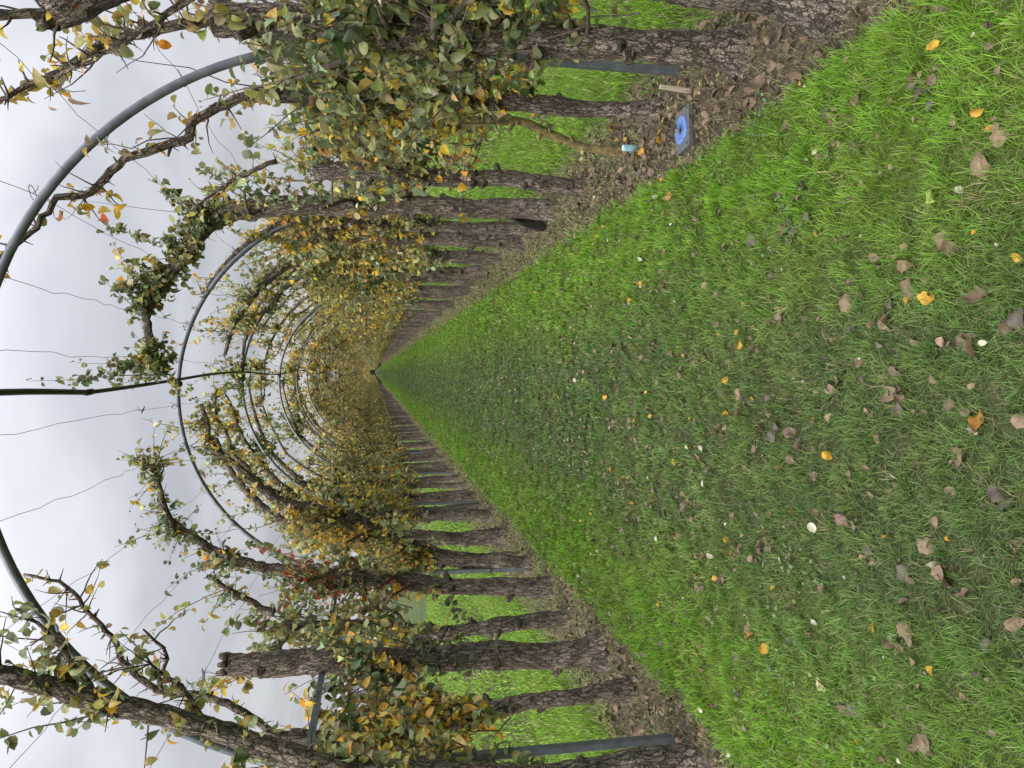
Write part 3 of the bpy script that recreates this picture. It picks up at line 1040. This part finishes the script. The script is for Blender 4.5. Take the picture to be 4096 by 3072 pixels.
root = thing('plastic_tube', (1.35, 4.33, -.01), 'small light blue clear plastic tube standing upright in the leaf litter', 'plastic tube')
mt, t_, out = newmat('clear_blue_plastic')
b = bsdf(t_, .12, .5); b.inputs['Base Color'].default_value = (.55, .82, .92, 1); b.inputs['Transmission Weight'].default_value = .65; b.inputs['IOR'].default_value = 1.35
L(t_, b.outputs[0], out.inputs[0])
g = Geo()
n = 28
th = np.linspace(0, 2 * math.pi, n, endpoint=False)
prof = [(.021, -.01), (.0195, .07), (.0185, .082), (.0165, .084), (.0165, .078), (.018, .068), (.0195, -.01)]
v = np.concatenate([np.stack([rr * np.cos(th), rr * np.sin(th), np.full(n, z)], 1) for rr, z in prof])
q = [(i * n + j, i * n + (j + 1) % n, (i + 1) * n + (j + 1) % n, (i + 1) * n + j) for i in range(6) for j in range(n)]
g.add(v, q); g.obj('tube_wall', mt, root)
g = Geo(); tube(g, [(0, 0, .079), (0, 0, .0835)], .0163, 24)
g.obj('tube_end', simple_mat('blue_plastic_end', (.30, .58, .72), (.42, .70, .82), 30, .35, .5, 0, 0), root)

g = Geo()
tube(g, [(1.398, 3.53, -.06), (1.404, 3.53, .06), (1.412, 3.532, .155)], .0125, 4, phase=math.pi / 4)
tag(g.obj('wooden_stake', WOOD, smooth=False), 'short pale square wooden stake beside the grey hoop post near the blue lid', 'stake')

root = thing('garden_spade', (1.315, 6.62, 0), 'black narrow spade with wooden shaft leaning on a pear trunk', 'spade')
root.rotation_euler = (rad(14), rad(9), rad(-12))
g = Geo()
rows = [(0, .050), (.03, .052), (.12, .050), (.2, .047), (.255, .042), (.285, .028), (.30, .016)]
vv = []
for dz in (-.003, .003):
    for z, w in rows:
        for u in np.linspace(-1, 1, 7):
            vv.append((u * w, dz + .012 * (u * u) - .02 * (z / .3) ** 2, z))
q = []
nr = len(rows)
for s in range(2):
    for i in range(nr - 1):
        for j in range(6):
            a = s * nr * 7 + i * 7 + j
            q.append((a, a + 1, a + 8, a + 7) if s == 0 else (a, a + 7, a + 8, a + 1))
for i in range(nr - 1):
    for j in (0, 6):
        a = i * 7 + j
        q.append((a, a + 7, a + 7 + nr * 7, a + nr * 7))
for j in range(6):
    q.append((j, j + nr * 7, j + 1 + nr * 7, j + 1))
g.add(np.array(vv), q); g.obj('blade', IRON, root)
g = Geo(); tube(g, [(0, -.018, .27), (0, -.018, .40)], [.018, .016], 10); g.obj('socket', IRON, root)
g = Geo(); tube(g, [(0, -.018, .37), (0, -.018, .62), (0, -.017, .95)], [.0135, .013, .013], 10); g.obj('shaft', WOOD, root)
g = Geo(); tube(g, [(-.05, -.017, .955), (.05, -.017, .955)], .013, 8); g.obj('grip', WOOD, root)

# ------------------------------------------------------------------ grass
def blades(g, xy, z0, hgt, wid, lean, col, r, az=None):
    n = len(xy)
    az = r.uniform(0, 2 * np.pi, n) if az is None else az
    d = np.stack([np.cos(az), np.sin(az), 0 * az], 1)
    tw = az + np.pi / 2 + r.normal(0, .5, n)
    s = np.stack([np.cos(tw), np.sin(tw), 0 * az], 1)
    P0 = np.stack([xy[:, 0], xy[:, 1], z0], 1)
    out = []
    for t, w in ((0, 1.), (.4, .9), (.75, .6)):
        c = P0 + d * (hgt * lean * t ** 1.5)[:, None] + np.array([0, 0, 1.]) * (hgt * np.sqrt(np.maximum(1 - .75 * lean ** 2 * t, .08)) * t)[:, None]
        out += [c - s * (wid * w * .5)[:, None], c + s * (wid * w * .5)[:, None]]
    tip = P0 + d * (hgt * lean)[:, None] + np.array([0, 0, 1.]) * (hgt * np.sqrt(np.maximum(1 - .75 * lean ** 2, .05)))[:, None]
    out.append(tip)
    v = np.stack(out, 1).reshape(-1, 3)
    off = (np.arange(n) * 7)[:, None, None]
    q = (np.array([[0, 1, 3, 2], [2, 3, 5, 4]])[None] + off).reshape(-1, 4)
    t3 = (np.array([[4, 5, 6]])[None] + off).reshape(-1, 3)
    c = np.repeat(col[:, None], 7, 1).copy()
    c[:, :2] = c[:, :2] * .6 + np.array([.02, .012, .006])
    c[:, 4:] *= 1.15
    g.add(v, q, t3, c.reshape(-1, 3))


G_GREEN, G_LUSH, G_YEL, G_STRAW, G_DULL = map(np.array, ((.070, .150, .026), (.145, .30, .015), (.155, .222, .036), (.34, .29, .14), (.108, .172, .05)))


def grass_col(x, y, r, centre=True, straw=1.0):
    n = len(x)
    p = np.stack([x, y, 0 * x], 1)
    a = wav(p, 5, 61, 3)
    b = wav(p, 11, 62, 2)
    c = np.tile(G_GREEN, (n, 1))
    if centre:
        e = np.clip((np.abs(x + .3) - .38) / .62, 0, 1)[:, None]
        e = np.clip(e + .25 * a[:, None], 0, 1)
        c = (G_DULL * .5 + G_GREEN * .5) * (1 - e) + (G_LUSH * .8 + G_GREEN * .2) * e
    else:
        c = (np.array([.120, .262, .016]) * .6 + G_YEL * .4) * (1.22 + 0 * c)
    yy = np.clip(.25 + .55 * b + r.normal(0, .25, n), 0, 1)[:, None]
    c = c * (1 - .42 * yy) + G_YEL * .42 * yy
    s = r.random(n) < straw * (.09 + .09 * np.clip(b, 0, 1))
    c[s] = G_STRAW * r.uniform(.6, 1.1, (s.sum(), 1))
    return c * r.uniform(.65, 1.3, (n, 1))


gr = np.random.default_rng(17)
g = Geo()
for y0, y1, dens, w, hh, per in ((1.25, 2.2, 25000, .0021, .044, 16), (2.2, 3.2, 18000, .0026, .044, 14), (3.2, 5, 11000, .0037, .045, 12), (5, 8, 4600, .0066, .045, 9), (8, 14, 2200, .0105, .043, 6),
                            (14, 26, 900, .018, .04, 4), (26, 50, 280, .036, .038, 2), (50, 130, 80, .06, .036, 1)):
    nt = int((y1 - y0) * (LX1 - LX0 + .06) * dens / per)
    tx = gr.uniform(LX0 - .03, LX1 + .03, nt); ty = gr.uniform(y0, y1, nt)
    p = np.stack([tx, ty, 0 * tx], 1)
    den = .66 + .36 * wav(p, 15, 71, 2) + .42 * wav(p, 48, 72, 2) - 2.2 * np.clip(wav(p, 34, 75, 2) - .62, 0, 1)
    keep = gr.random(nt) < np.clip(den * 1.35, .12, 1)
    tx, ty, den = tx[keep], ty[keep], den[keep]
    nt = len(tx)
    tcol = grass_col(tx, ty, gr, True, .2) * gr.uniform(.8, 1.22, (nt, 1))
    taz = gr.uniform(0, 2 * np.pi, nt)
    tl = np.clip(gr.normal(.62, .2, nt), .1, 1.0)
    cnt = gr.poisson(per, nt) + 1
    ix = np.repeat(np.arange(nt), cnt)
    n = len(ix)
    rr = .022 * np.sqrt(gr.random(n)) * (1 + y0 * .04); aa = gr.uniform(0, 6.28, n)
    x, y = tx[ix] + rr * np.cos(aa), ty[ix] + rr * np.sin(aa)
    az = np.where(gr.random(n) < .45, aa, np.where(gr.random(n) < .6, taz[ix] + gr.normal(0, .6, n), gr.uniform(0, 6.28, n)))
    e = np.clip((np.abs(x + .3) - .3) / .9, 0, 1)
    hgt = hh * gr.uniform(.45, 1.3, n) * (.7 + .4 * np.clip(den[ix], 0, 1) + .25 * e)
    wob = (x < -.3) * edge_wob(y, 31) + (x >= -.3) * edge_wob(y, 32)
    xx = x + wob * np.clip(np.abs(x + .3) / 1.3, 0, 1) ** 4
    own = grass_col(x, y, gr)
    mixf = gr.uniform(0, .75, (n, 1))
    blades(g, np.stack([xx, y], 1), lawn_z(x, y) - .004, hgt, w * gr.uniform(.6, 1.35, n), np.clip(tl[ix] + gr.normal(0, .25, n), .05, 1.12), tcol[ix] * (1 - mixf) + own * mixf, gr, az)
# dead thatch lying flat between the tufts
for y0, y1, dens, w in ((1.25, 2.2, 5000, .0018), (2.2, 3.2, 3500, .0023), (3.2, 5, 1800, .003)):
    n = int((y1 - y0) * (LX1 - LX0) * dens)
    x = gr.uniform(LX0 + .02, LX1 - .02, n); y = gr.uniform(y0, y1, n)
    col = np.where(gr.random((n, 1)) < .5, np.array([[.17, .15, .07]]), np.array([[.075, .12, .032]])) * gr.uniform(.45, 1.25, (n, 1))
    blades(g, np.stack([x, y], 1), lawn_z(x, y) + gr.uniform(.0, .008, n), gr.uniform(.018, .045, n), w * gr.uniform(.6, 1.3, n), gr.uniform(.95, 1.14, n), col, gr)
tag(g.obj('lawn_grass', GRASS), 'short green and straw coloured grass of the lawn path', 'grass', kind='stuff')

g = Geo()
for s, x0, x1 in ((1, BX1 - .12, 7.5), (-1, -9.5, BX0 + .12)):
    for y0, y1, xa, xb, dens, w, hh in ((2, 6, 0, .6, 7000, .004, .075), (2, 10, .35, .9, 2600, .0075, .07), (6, 12, 0, .4, 3600, .006, .07), (3, 22, .0, 1, 480, .016, .065), (22, 60, 0, 1, 90, .03, .06)):
        a, b2 = (x0 + (x1 - x0) * xa, x0 + (x1 - x0) * xb) if s > 0 else (x1 - (x1 - x0) * xb, x1 - (x1 - x0) * xa)
        if y0 == 22:
            a, b2 = (x0, x0 + 3) if s > 0 else (x1 - 3, x1)
        if y0 == 2 and y1 == 6:
            a, b2 = (x0, x0 + 1.2) if s > 0 else (x1 - 1.2, x1)
        if y0 == 6:
            a, b2 = (x0, x0 + 1.2) if s > 0 else (x1 - 1.2, x1)
        n = int((b2 - a) * (y1 - y0) * dens)
        n = min(n, 110000)
        x = gr.uniform(a, b2, n); y = gr.uniform(y0, y1, n)
        e = np.clip((np.abs(x - (BX1 if s > 0 else BX0))) / .3, .25, 1)
        keep = gr.random(n) < e
        x, y = x[keep], y[keep]
        n = len(x)
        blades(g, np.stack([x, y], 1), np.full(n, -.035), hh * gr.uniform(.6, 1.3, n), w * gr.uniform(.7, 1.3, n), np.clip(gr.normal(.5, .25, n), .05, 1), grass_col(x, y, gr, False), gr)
tag(g.obj('meadow_grass', GRASS), 'bright green longer grass of the open lawn beyond both tree rows', 'grass', kind='stuff')

# weeds, moss tufts and straw in the beds
g = Geo()
for s, a, b2 in ((1, LX1 - .02, BX1 + .05), (-1, BX0 - .05, LX0 + .02)):
    for y0, y1, dens, sz in ((1.6, 5, 2200, .014), (5, 10, 1300, .021), (10, 20, 500, .034), (20, 50, 100, .06), (50, 120, 25, .1)):
        n = int((b2 - a) * (y1 - y0) * dens)
        x = gr.uniform(a, b2, n); y = gr.uniform(y0, y1, n)
        p = np.stack([x, y, 0 * x], 1)
        m_ = wav(p, 6, 81, 2) + (.25 if s < 0 else .0) + (np.clip((y - 4) / 6, 0, .7)) > .35
        x, y = x[m_], y[m_]; n = len(x)
        az = gr.uniform(0, 6.28, n)
        ax = np.stack([np.cos(az), np.sin(az), gr.uniform(0, .9, n)], 1)
        col = np.array([.17, .205, .07]) * gr.uniform(.5, 1.4, (n, 1)) + gr.normal(0, .012, (n, 3))
        add_leaves(g, np.stack([x, y, gr.uniform(-.005, .02, n)], 1), ax, gr.normal(size=(n, 3)) * .4 + [0, 0, 1], sz * gr.uniform(.6, 1.6, n), np.clip(col, .02, .5), gr, 1)
        # straw
        n = int((b2 - a) * (y1 - y0) * dens * 1.7)
        x = gr.uniform(a, b2, n); y = gr.uniform(y0, y1, n)
        col = np.where(gr.random((n, 1)) < .7, np.array([[.29, .25, .12]]), np.array([[.16, .21, .06]])) * gr.uniform(.5, 1.3, (n, 1))
        blades(g, np.stack([x, y], 1), gr.uniform(-.012, .008, n), sz * 2.6 * gr.uniform(.5, 1.6, n), np.full(n, sz * .13), np.clip(gr.normal(.95, .2, n), .3, 1.14), col, gr)
for cx, cy, n, sp in ((-1.25, 2.62, 240, .22), (-1.15, 2.2, 90, .12), (.62, 2.62, 110, .1), (.95, 3.1, 80, .08), (-.7, 2.5, 50, .1), (.98, 2.75, 70, .06)):   # clover in the lawn
    x = cx + gr.normal(0, sp, n); y = cy + gr.normal(0, sp, n)
    az = gr.uniform(0, 6.28, n)
    ax = np.stack([np.cos(az), np.sin(az), gr.uniform(0, .6, n)], 1)
    col = np.array([.095, .165, .055]) * gr.uniform(.6, 1.3, (n, 1))
    add_leaves(g, np.stack([x, y, gr.uniform(.03, .052, n)], 1), ax, gr.normal(size=(n, 3)) * .4 + [0, 0, 1], .013 * gr.uniform(.6, 1.6, n), col, gr, 0, curl=(-.2, .4), fold=(0, .7))
tag(g.obj('ground_weeds', GRASS), 'straw, moss and small weeds growing on the bare soil beds', 'weeds', kind='stuff')

# ------------------------------------------------------------------ fallen leaves
KC = {'b': (.118, .078, .052), 'g': (.082, .066, .052), 't': (.165, .11, .068), 'l': (.22, .28, .065), 'p': (.178, .122, .084), 'P': (.135, .082, .064), 'y': (.38, .21, .02), 'o': (.28, .125, .028), 'w': (.36, .34, .24), 'c': (.32, .28, .13)}
KN = {'b': 'brown', 'g': 'dark grey brown', 't': 'tan', 'l': 'yellow green', 'p': 'pale pinkish brown', 'P': 'large mauve brown', 'y': 'yellow', 'o': 'orange', 'w': 'whitish', 'c': 'cream'}


def litter_mesh(kind, v, r):
    ny, nx = 10, 7
    t = np.linspace(0, 1, ny)
    wdt = .33 * np.sin(np.pi * t ** .85) ** .9 * r.uniform(.8, 1.15) * (1 + .08 * np.sin(17 * t + v))
    u = np.linspace(-1, 1, nx)
    T, Uu = np.meshgrid(t, u, indexing='ij')
    X = Uu * wdt[:, None]
    curl, fold, tw = r.uniform(-.9, 1.3), r.uniform(.2, 1.6) * r.choice([1, 1, -.6]), r.normal(0, .8)
    Z = fold * X * X * 1.6 - curl * (T - .45) ** 2 + .07 * np.sin(9 * T + v) * Uu + tw * X * (T - .5) + .03 * np.abs(Uu) * np.sin(14 * T)
    Y = T - .5
    v3 = np.stack([X, Y, Z - Z.mean() * .6], -1).reshape(-1, 3)
    i, j = np.meshgrid(np.arange(ny - 1), np.arange(nx - 1), indexing='ij')
    q = np.stack([i * nx + j, i * nx + j + 1, (i + 1) * nx + j + 1, (i + 1) * nx + j], -1).reshape(-1, 4)
    c = np.array(KC[kind]) * (1 + .18 * wav(v3, 9, v + 5, 2))[:, None]
    c = c * np.where(np.abs(Uu.reshape(-1, 1)) < .1, 1.15, 1)
    gg = Geo()
    gg.add(v3, q, None, np.clip(c, .01, .8))
    # stalk
    tube(gg, np.array([(0, -.49, v3[3, 2]), (.02, -.62, v3[3, 2] + .03), (.05, -.78, v3[3, 2] - .02)]), [.014, .010], 4, col=np.array(KC[kind]) * .7)
    return gg.mesh('fallen_leaf', [DRYLEAF])


lr = np.random.default_rng(23)
LM = {k: [litter_mesh(k, i * 7 + ord(k), lr) for i in range(4)] for k in KC}
HAND = [(0.85, 2.29, 'b'), (0.83, 1.91, 'g'), (0.79, 1.88, 'g'), (0.88, 2.16, 'b'), (0.58, 1.61, 't'), (0.53, 1.66, 't'), (0.49, 1.83, 'l'), (0.54, 2.83, 'g'), (0.53, 2.6, 'b'), (0.36, 1.79, 'p'), (0.32, 1.95, 't'), (0.24, 1.93, 'P'), (0.21, 1.85, 'y'), (0.2, 1.67, 'b'), (0.09, 1.7, 'b'), (0.07, 1.68, 't'), (0.23, 2.21, 't'), (0.15, 2.01, 't'), (0.12, 2.93, 'y'), (0.17, 4.61, 'b'), (-0.03, 2.25, 'b'), (-0.05, 2.27, 't'), (-0.05, 1.96, 'b'), (-0.06, 1.99, 'p'), (-0.09, 2.94, 't'), (-0.18, 3.06, 'y'), (-0.28, 2.3, 'y'), (-0.24, 2.66, 'g'), (-0.27, 2.47, 'p'), (-0.22, 2.53, 'b'), (-0.49, 2.22, 'P'), (-0.29, 1.59, 'g'), (-0.33, 1.75, 't'), (-0.12, 1.66, 'o'), (-0.58, 1.93, 'g'), (-0.52, 1.8, 'w'), (-0.55, 1.77, 'p'), (-0.48, 1.84, 't'), (-0.68, 2.67, 'b'), (-0.74, 2.91, 'b'), (-0.68, 2.72, 'p'), (-0.79, 1.94, 'b'), (-0.75, 1.9, 'p'), (-1.07, 2.32, 'c'), (-1.1, 2.19, 'b'), (-1.08, 2.7, 'y'), (-1.08, 2.83, 'o'), (-0.91, 3.08, 'b'), (-1.0, 3.38, 'g'), (-1.08, 2.04, 'c'), (-1.04, 1.84, 'p'), (0.8, 3.52, 't'), (0.92, 3.7, 'o'), (0.76, 3.46, 'b'), (0.16, 4.42, 'b'), (0.08, 3.5, 'y'), (-0.16, 4.8, 'y'), (-0.43, 7.96, 'p'), (-0.65, 5.18, 't'), (-0.97, 4.41, 't'), (-1.02, 3.32, 'b'), (0.02, 6.81, 'w'), (0.09, 6.01, 'w'), (-0.11, 1.52, 't'), (0.13, 1.54, 'g'), (-0.6, 1.54, 't'), (-0.41, 1.53, 'b')]


def put_leaf(kind, x, y, z, size, label, group, tilt=.45):
    o = bpy.data.objects.new('fallen_leaf', LM[kind][int(lr.integers(4))])
    COL.objects.link(o)
    o.location = (x, y, z)
    o.scale = (size,) * 3
    o.rotation_euler = (lr.normal(0, tilt), lr.normal(0, tilt), lr.uniform(0, 6.28))
    return tag(o, label, 'leaf', group)


for x, y, k in HAND:
    sz = {'P': .078, 'c': .066, 'w': .05, 'y': .046}.get(k, .066) * lr.uniform(.85, 1.2)
    put_leaf(k, x, y, .036, sz, f'{KN[k]} curled dead leaf lying on the lawn path', f'{KN[k]} leaves on the lawn path')
    if k in 'bgPp' and lr.random() < .85:      # leaves gather in twos and threes
        for q in range(int(lr.integers(1, 3))):
            k2 = lr.choice(list('bbgg'))
            put_leaf(k2, x + lr.normal(0, .03), y + lr.normal(0, .035), .034, lr.uniform(.035, .06), f'{KN[k2]} curled dead leaf lying on the lawn path', f'{KN[k2]} leaves on the lawn path', .7)
nl = 0
while nl < 62:                               # smaller leaves scattered over the path
    y = 1.5 + 7.5 * lr.random() ** 1.3
    x = lr.uniform(LX0 + .05, LX1 - .05)
    k = lr.choice(list('bbbbgttpy'))
    put_leaf(k, x, y, .037, lr.uniform(.028, .05), f'{KN[k]} curled dead leaf lying on the lawn path', f'{KN[k]} leaves on the lawn path')
    nl += 1
nb = 0
while nb < 115:                               # leaves in the soil bed with the blue lid, and a few opposite
    if nb < 86:
        x, y = lr.uniform(LX1 + .02, BX1 - .05), 1.7 + 4.0 * lr.random() ** .75
        if abs(x - 1.215) < .14 and abs(y - 3.56) < .14:
            continue
    else:
        x, y = lr.uniform(BX0 + .1, LX0), 2.9 + 2.5 * lr.random()
    k = lr.choice(list('bbbgttttpppbyc'))
    side = 'soil bed beside the blue lid' if x > 0 else 'soil bed opposite the blue lid'
    put_leaf(k, x, y, .018, lr.uniform(.04, .085), f'{KN[k]} dead leaf lying in the {side}', f'{KN[k]} leaves in the {side}', .45)
    nb += 1
g = Geo()
for s, a, b2 in ((1, LX1, BX1), (-1, BX0, LX0), (0, LX0, LX1)):
    for y0, y1, dens in ((1.6, 3.2, 420), (3.2, 6, 620), (6, 12, 320), (12, 30, 70), (30, 60, 20)):
        if s == -1: dens *= .85
        if s == 0: dens *= 1.1
        if s == 0: dens = dens * .34 if y0 > 2 else dens * .3
        n = int((b2 - a) * (y1 - y0) * dens)
        x = lr.uniform(a, b2, n); y = lr.uniform(y0, y1, n)
        az = lr.uniform(0, 6.28, n)
        ax = np.stack([np.cos(az), np.sin(az), lr.normal(0, .25, n)], 1)
        kk = lr.choice(list('bbbbbggttttppp' if s else 'bbbggttptwbyt'), n)
        col = np.array([KC[q] for q in kk]) * lr.uniform(.6, 1.15, (n, 1))
        add_leaves(g, np.stack([x, y, np.full(n, .010 if s else .036)], 1), ax, lr.normal(size=(n, 3)) * .5 + [0, 0, 1], (.013 + .04 * lr.random(n) ** 1.7) * (1 if s else .75), col, lr, 0, curl=(-.5, .7))
tag(g.obj('leaf_litter', DRYLEAF), 'thin scatter of small dead brown leaves on soil and lawn', 'leaf litter', kind='stuff')

put_leaf('p', 1.215, 3.55, .058, .06, 'pale pinkish dead leaf lying on the round blue lid', None, .3)

# ------------------------------------------------------------------ beyond the tunnel
def bushy(name, label, x, y, h, w, cols, n, seed, trunk=True, leaf=.2, conic=0.0, group=None):
    r = np.random.default_rng(seed)
    root = thing(name, (x, y, -.03), label, 'tree', group)
    if trunk:
        g = Geo()
        tube(g, [(0, 0, 0), (.05, 0, h * .35), (0, .05, h * .8)], [h * .035, h * .02, h * .008], 8, rough=.1, seed=seed)
        for k in range(9):
            a = r.uniform(0, 6.28); z = h * r.uniform(.25, .65)
            tube(g, [(0, 0, z), (math.cos(a) * w * .2, math.sin(a) * w * .2, z + h * .1), (math.cos(a) * w * .36, math.sin(a) * w * .36, z + h * .24)], [h * .012, h * .004], 6)
        g.obj('trunk', [BARK], root)
    g = Geo()
    nc = 46
    zc = r.uniform(.18, .98, nc)
    rr = np.sqrt(r.random(nc)) * w * .5 * ((1 - zc) * 1.1 if conic else np.sqrt(np.clip(1 - (2 * zc - 1.05) ** 2, .05, 1)))
    aa = r.uniform(0, 6.28, nc)
    cc = np.stack([rr * np.cos(aa), rr * np.sin(aa), zc * h], 1)
    ci = r.integers(0, nc, n)
    p = cc[ci] + r.normal(size=(n, 3)) * w * .085
    p[:, 2] = np.maximum(p[:, 2], .05)
    tone = r.uniform(.65, 1.35, nc)
    base = np.array(cols)[r.integers(0, len(cols), n)]
    col = base * tone[ci][:, None] * r.uniform(.75, 1.25, (n, 1))
    add_leaves(g, p, r.normal(size=(n, 3)), r.normal(size=(n, 3)) + [0, 0, .6], leaf * r.uniform(.6, 1.3, n), col, r, 1)
    g.obj('crown', [FARLEAF], root)
    return root


DKG = [(.03, .05, .022), (.045, .065, .03), (.025, .04, .025)]
OLV = [(.07, .075, .03), (.10, .09, .035), (.05, .06, .025)]
BRW = [(.12, .085, .045), (.16, .11, .05), (.09, .075, .04)]
bushy('conifer_tree', 'dark conifer in the distance beyond the row on the blue lid side', 13.5, 45, 5.2, 4.5, DKG, 3500, 1, conic=1, leaf=.22)
bushy('bare_tree', 'thin greyish half-bare tree next to the dark distant conifer', 17.5, 48, 5.0, 5, BRW, 1500, 2, leaf=.16)
k = 0
br = np.random.default_rng(3)
for side in (1, -1):
    for i in range(13):
        y = br.uniform(38, 120)
        x = side * (y * br.uniform(.2, .95)) + (4 if side > 0 else -4)
        if side < 0 and -.62 < x / y < -.28:
            y = 135; x = -br.uniform(30, 95)
        h = br.uniform(3.0, 6.5)
        cols = [DKG, OLV, BRW][int(br.integers(3))]
        nm = {id(DKG): 'dark green', id(OLV): 'olive', id(BRW): 'brown autumn'}[id(cols)]
        where = 'behind the row with the blue lid' if side > 0 else 'behind the row with the flat-sawn trunk'
        bushy('background_tree', f'far {nm} tree {where}', x, y, h, h * br.uniform(.8, 1.3), cols, 2200, 20 + k, leaf=.26, group=f'far {nm} trees {where}')
        k += 1
for i, (x, y, h) in enumerate(((-1.6, 394, 7), (1.6, 391, 6.5), (-9, 400, 10), (8.5, 399, 10), (17, 405, 11), (-17.5, 402, 10))):
    bushy('background_tree', 'dark tree closing the far end of the tunnel', x, y, h, 8, OLV, 2600, 60 + i, leaf=.6, group='dark trees at the far end of the tunnel')

# brown clipped hedges in the distance
def hedge(label, x0, y0, x1, y1, h, cols, n, seed):
    r = np.random.default_rng(seed)
    t = r.random(n)
    p = np.stack([x0 + (x1 - x0) * t, y0 + (y1 - y0) * t, h * np.sqrt(r.random(n))], 1) + r.normal(size=(n, 3)) * [.35, .35, .08]
    p[:, 2] = np.abs(p[:, 2])
    col = np.array(cols)[r.integers(0, len(cols), n)] * r.uniform(.6, 1.3, (n, 1))
    g = Geo()
    add_leaves(g, p, r.normal(size=(n, 3)), r.normal(size=(n, 3)) + [0, 0, .5], r.uniform(.2, .4, n), col, r, 1)
    return tag(g.obj('hedge', FARLEAF), label, 'hedge')


hedge('low brown hedge in front of the pale purple house', -62, 84, -24, 80, 1.7, BRW, 9000, 5)
hedge('low brown hedge in the distance beyond the blue lid row', 10, 62, 60, 58, 1.8, BRW, 8000, 6)

# pale purple-grey house
SID = simple_mat('purple_grey_siding', (.17, .145, .19), (.23, .20, .25), 3, .7, .2, 0, 0)
TRIM = simple_mat('pale_trim', (.36, .36, .39), (.48, .48, .51), 5, .6, .3, 0, 0)
ROOF = simple_mat('grey_roof', (.16, .15, .18), (.25, .24, .28), 6, .8, .2, 0, .3)
PANE = simple_mat('dark_window_glass', (.10, .12, .15), (.2, .23, .27), 1, .1, .5, 0, 0)
root = thing('house', (-44, 100, 0), 'pale purple-grey clad house with white fascia seen between trunks', 'house')
g = Geo(); box(g, (-7, 0, -.1), (7, 8, 4.7)); g.obj('wall', SID, root, smooth=False)
g = Geo()
box(g, (-7.4, -.35, 4.72), (7.4, 8.4, 4.95)); g.obj('fascia', TRIM, root, smooth=False)
g = Geo()
g.add([(-7.4, -.35, 4.953), (7.4, -.35, 4.953), (7.4, 8.4, 4.953), (-7.4, 8.4, 4.953), (-7.4, 4, 6.3), (7.4, 4, 6.3)], [(0, 1, 5, 4), (3, 4, 5, 2)], [(0, 4, 3), (1, 2, 5)]); g.obj('roof', ROOF, root, smooth=False)
g = Geo()
g.add([(-5, -2.6, 2.4), (6, -2.6, 2.4), (6, -.01, 3.4), (-5, -.01, 3.4), (-5, -2.6, 2.2), (6, -2.6, 2.2), (6, -.01, 2.2), (-5, -.01, 2.2)], [(0, 1, 2, 3), (0, 4, 5, 1)], [(1, 5, 6), (1, 6, 2), (0, 3, 7), (0, 7, 4)]); g.obj('porch_roof', ROOF, root, smooth=False)
g = Geo(); box(g, (-5.05, -2.66, 2.25), (6.05, -2.6, 2.44)); g.obj('porch_trim', TRIM, root, smooth=False)
for x in (-4.8, 5.8):
    g = Geo(); box(g, (x - .09, -2.5, -.1), (x + .09, -2.35, 2.2)); g.obj('porch_post', TRIM, root, smooth=False)
for x, z in ((-3.5, 3.6), (.8, 3.6), (4.6, 3.6), (-3.5, .9), (3.6, .9)):
    g = Geo(); box(g, (x - .5, -.04, z), (x + .5, -.003, z + .9)); f = g.obj('window', TRIM, root, smooth=False)
    g = Geo(); box(g, (x - .43, -.06, z + .07), (x + .43, -.043, z + .83)); g.obj('pane', PANE, f, smooth=False)

# red-brown building behind the end of the tunnel
mt, t_, out = newmat('red_brown_brick')
tcn = t_.nodes.new('ShaderNodeTexCoord')
bk = t_.nodes.new('ShaderNodeTexBrick')
bk.inputs['Scale'].default_value = 2.0
bk.inputs['Color1'].default_value = (.24, .11, .085, 1); bk.inputs['Color2'].default_value = (.19, .095, .08, 1); bk.inputs['Mortar'].default_value = (.2, .16, .15, 1)
L(t_, tcn.outputs['Object'], bk.inputs['Vector'])
b = bsdf(t_, .85, .15); L(t_, bk.outputs[0], b.inputs['Base Color']); L(t_, b.outputs[0], out.inputs[0])
root = thing('brick_building', (-9.2, 150, 0), 'tall red-brown brick building rising over the far treetops', 'building')
g = Geo(); box(g, (-6.5, 0, -.1), (6.5, 9, 11.0)); g.obj('wall', mt, root, smooth=False)
g = Geo(); box(g, (-6.6, -.1, 11.003), (6.6, 9.1, 11.2)); g.obj('roof', ROOF, root, smooth=False)
for x in (-4, 0, 4):
    for z in (2, 5.2, 8.2):
        g = Geo(); box(g, (x - .7, -.05, z), (x + .7, -.003, z + 1.5)); f = g.obj('window', TRIM, root, smooth=False)
        g = Geo(); box(g, (x - .6, -.07, z + .1), (x + .6, -.053, z + 1.4)); g.obj('pane', PANE, f, smooth=False)
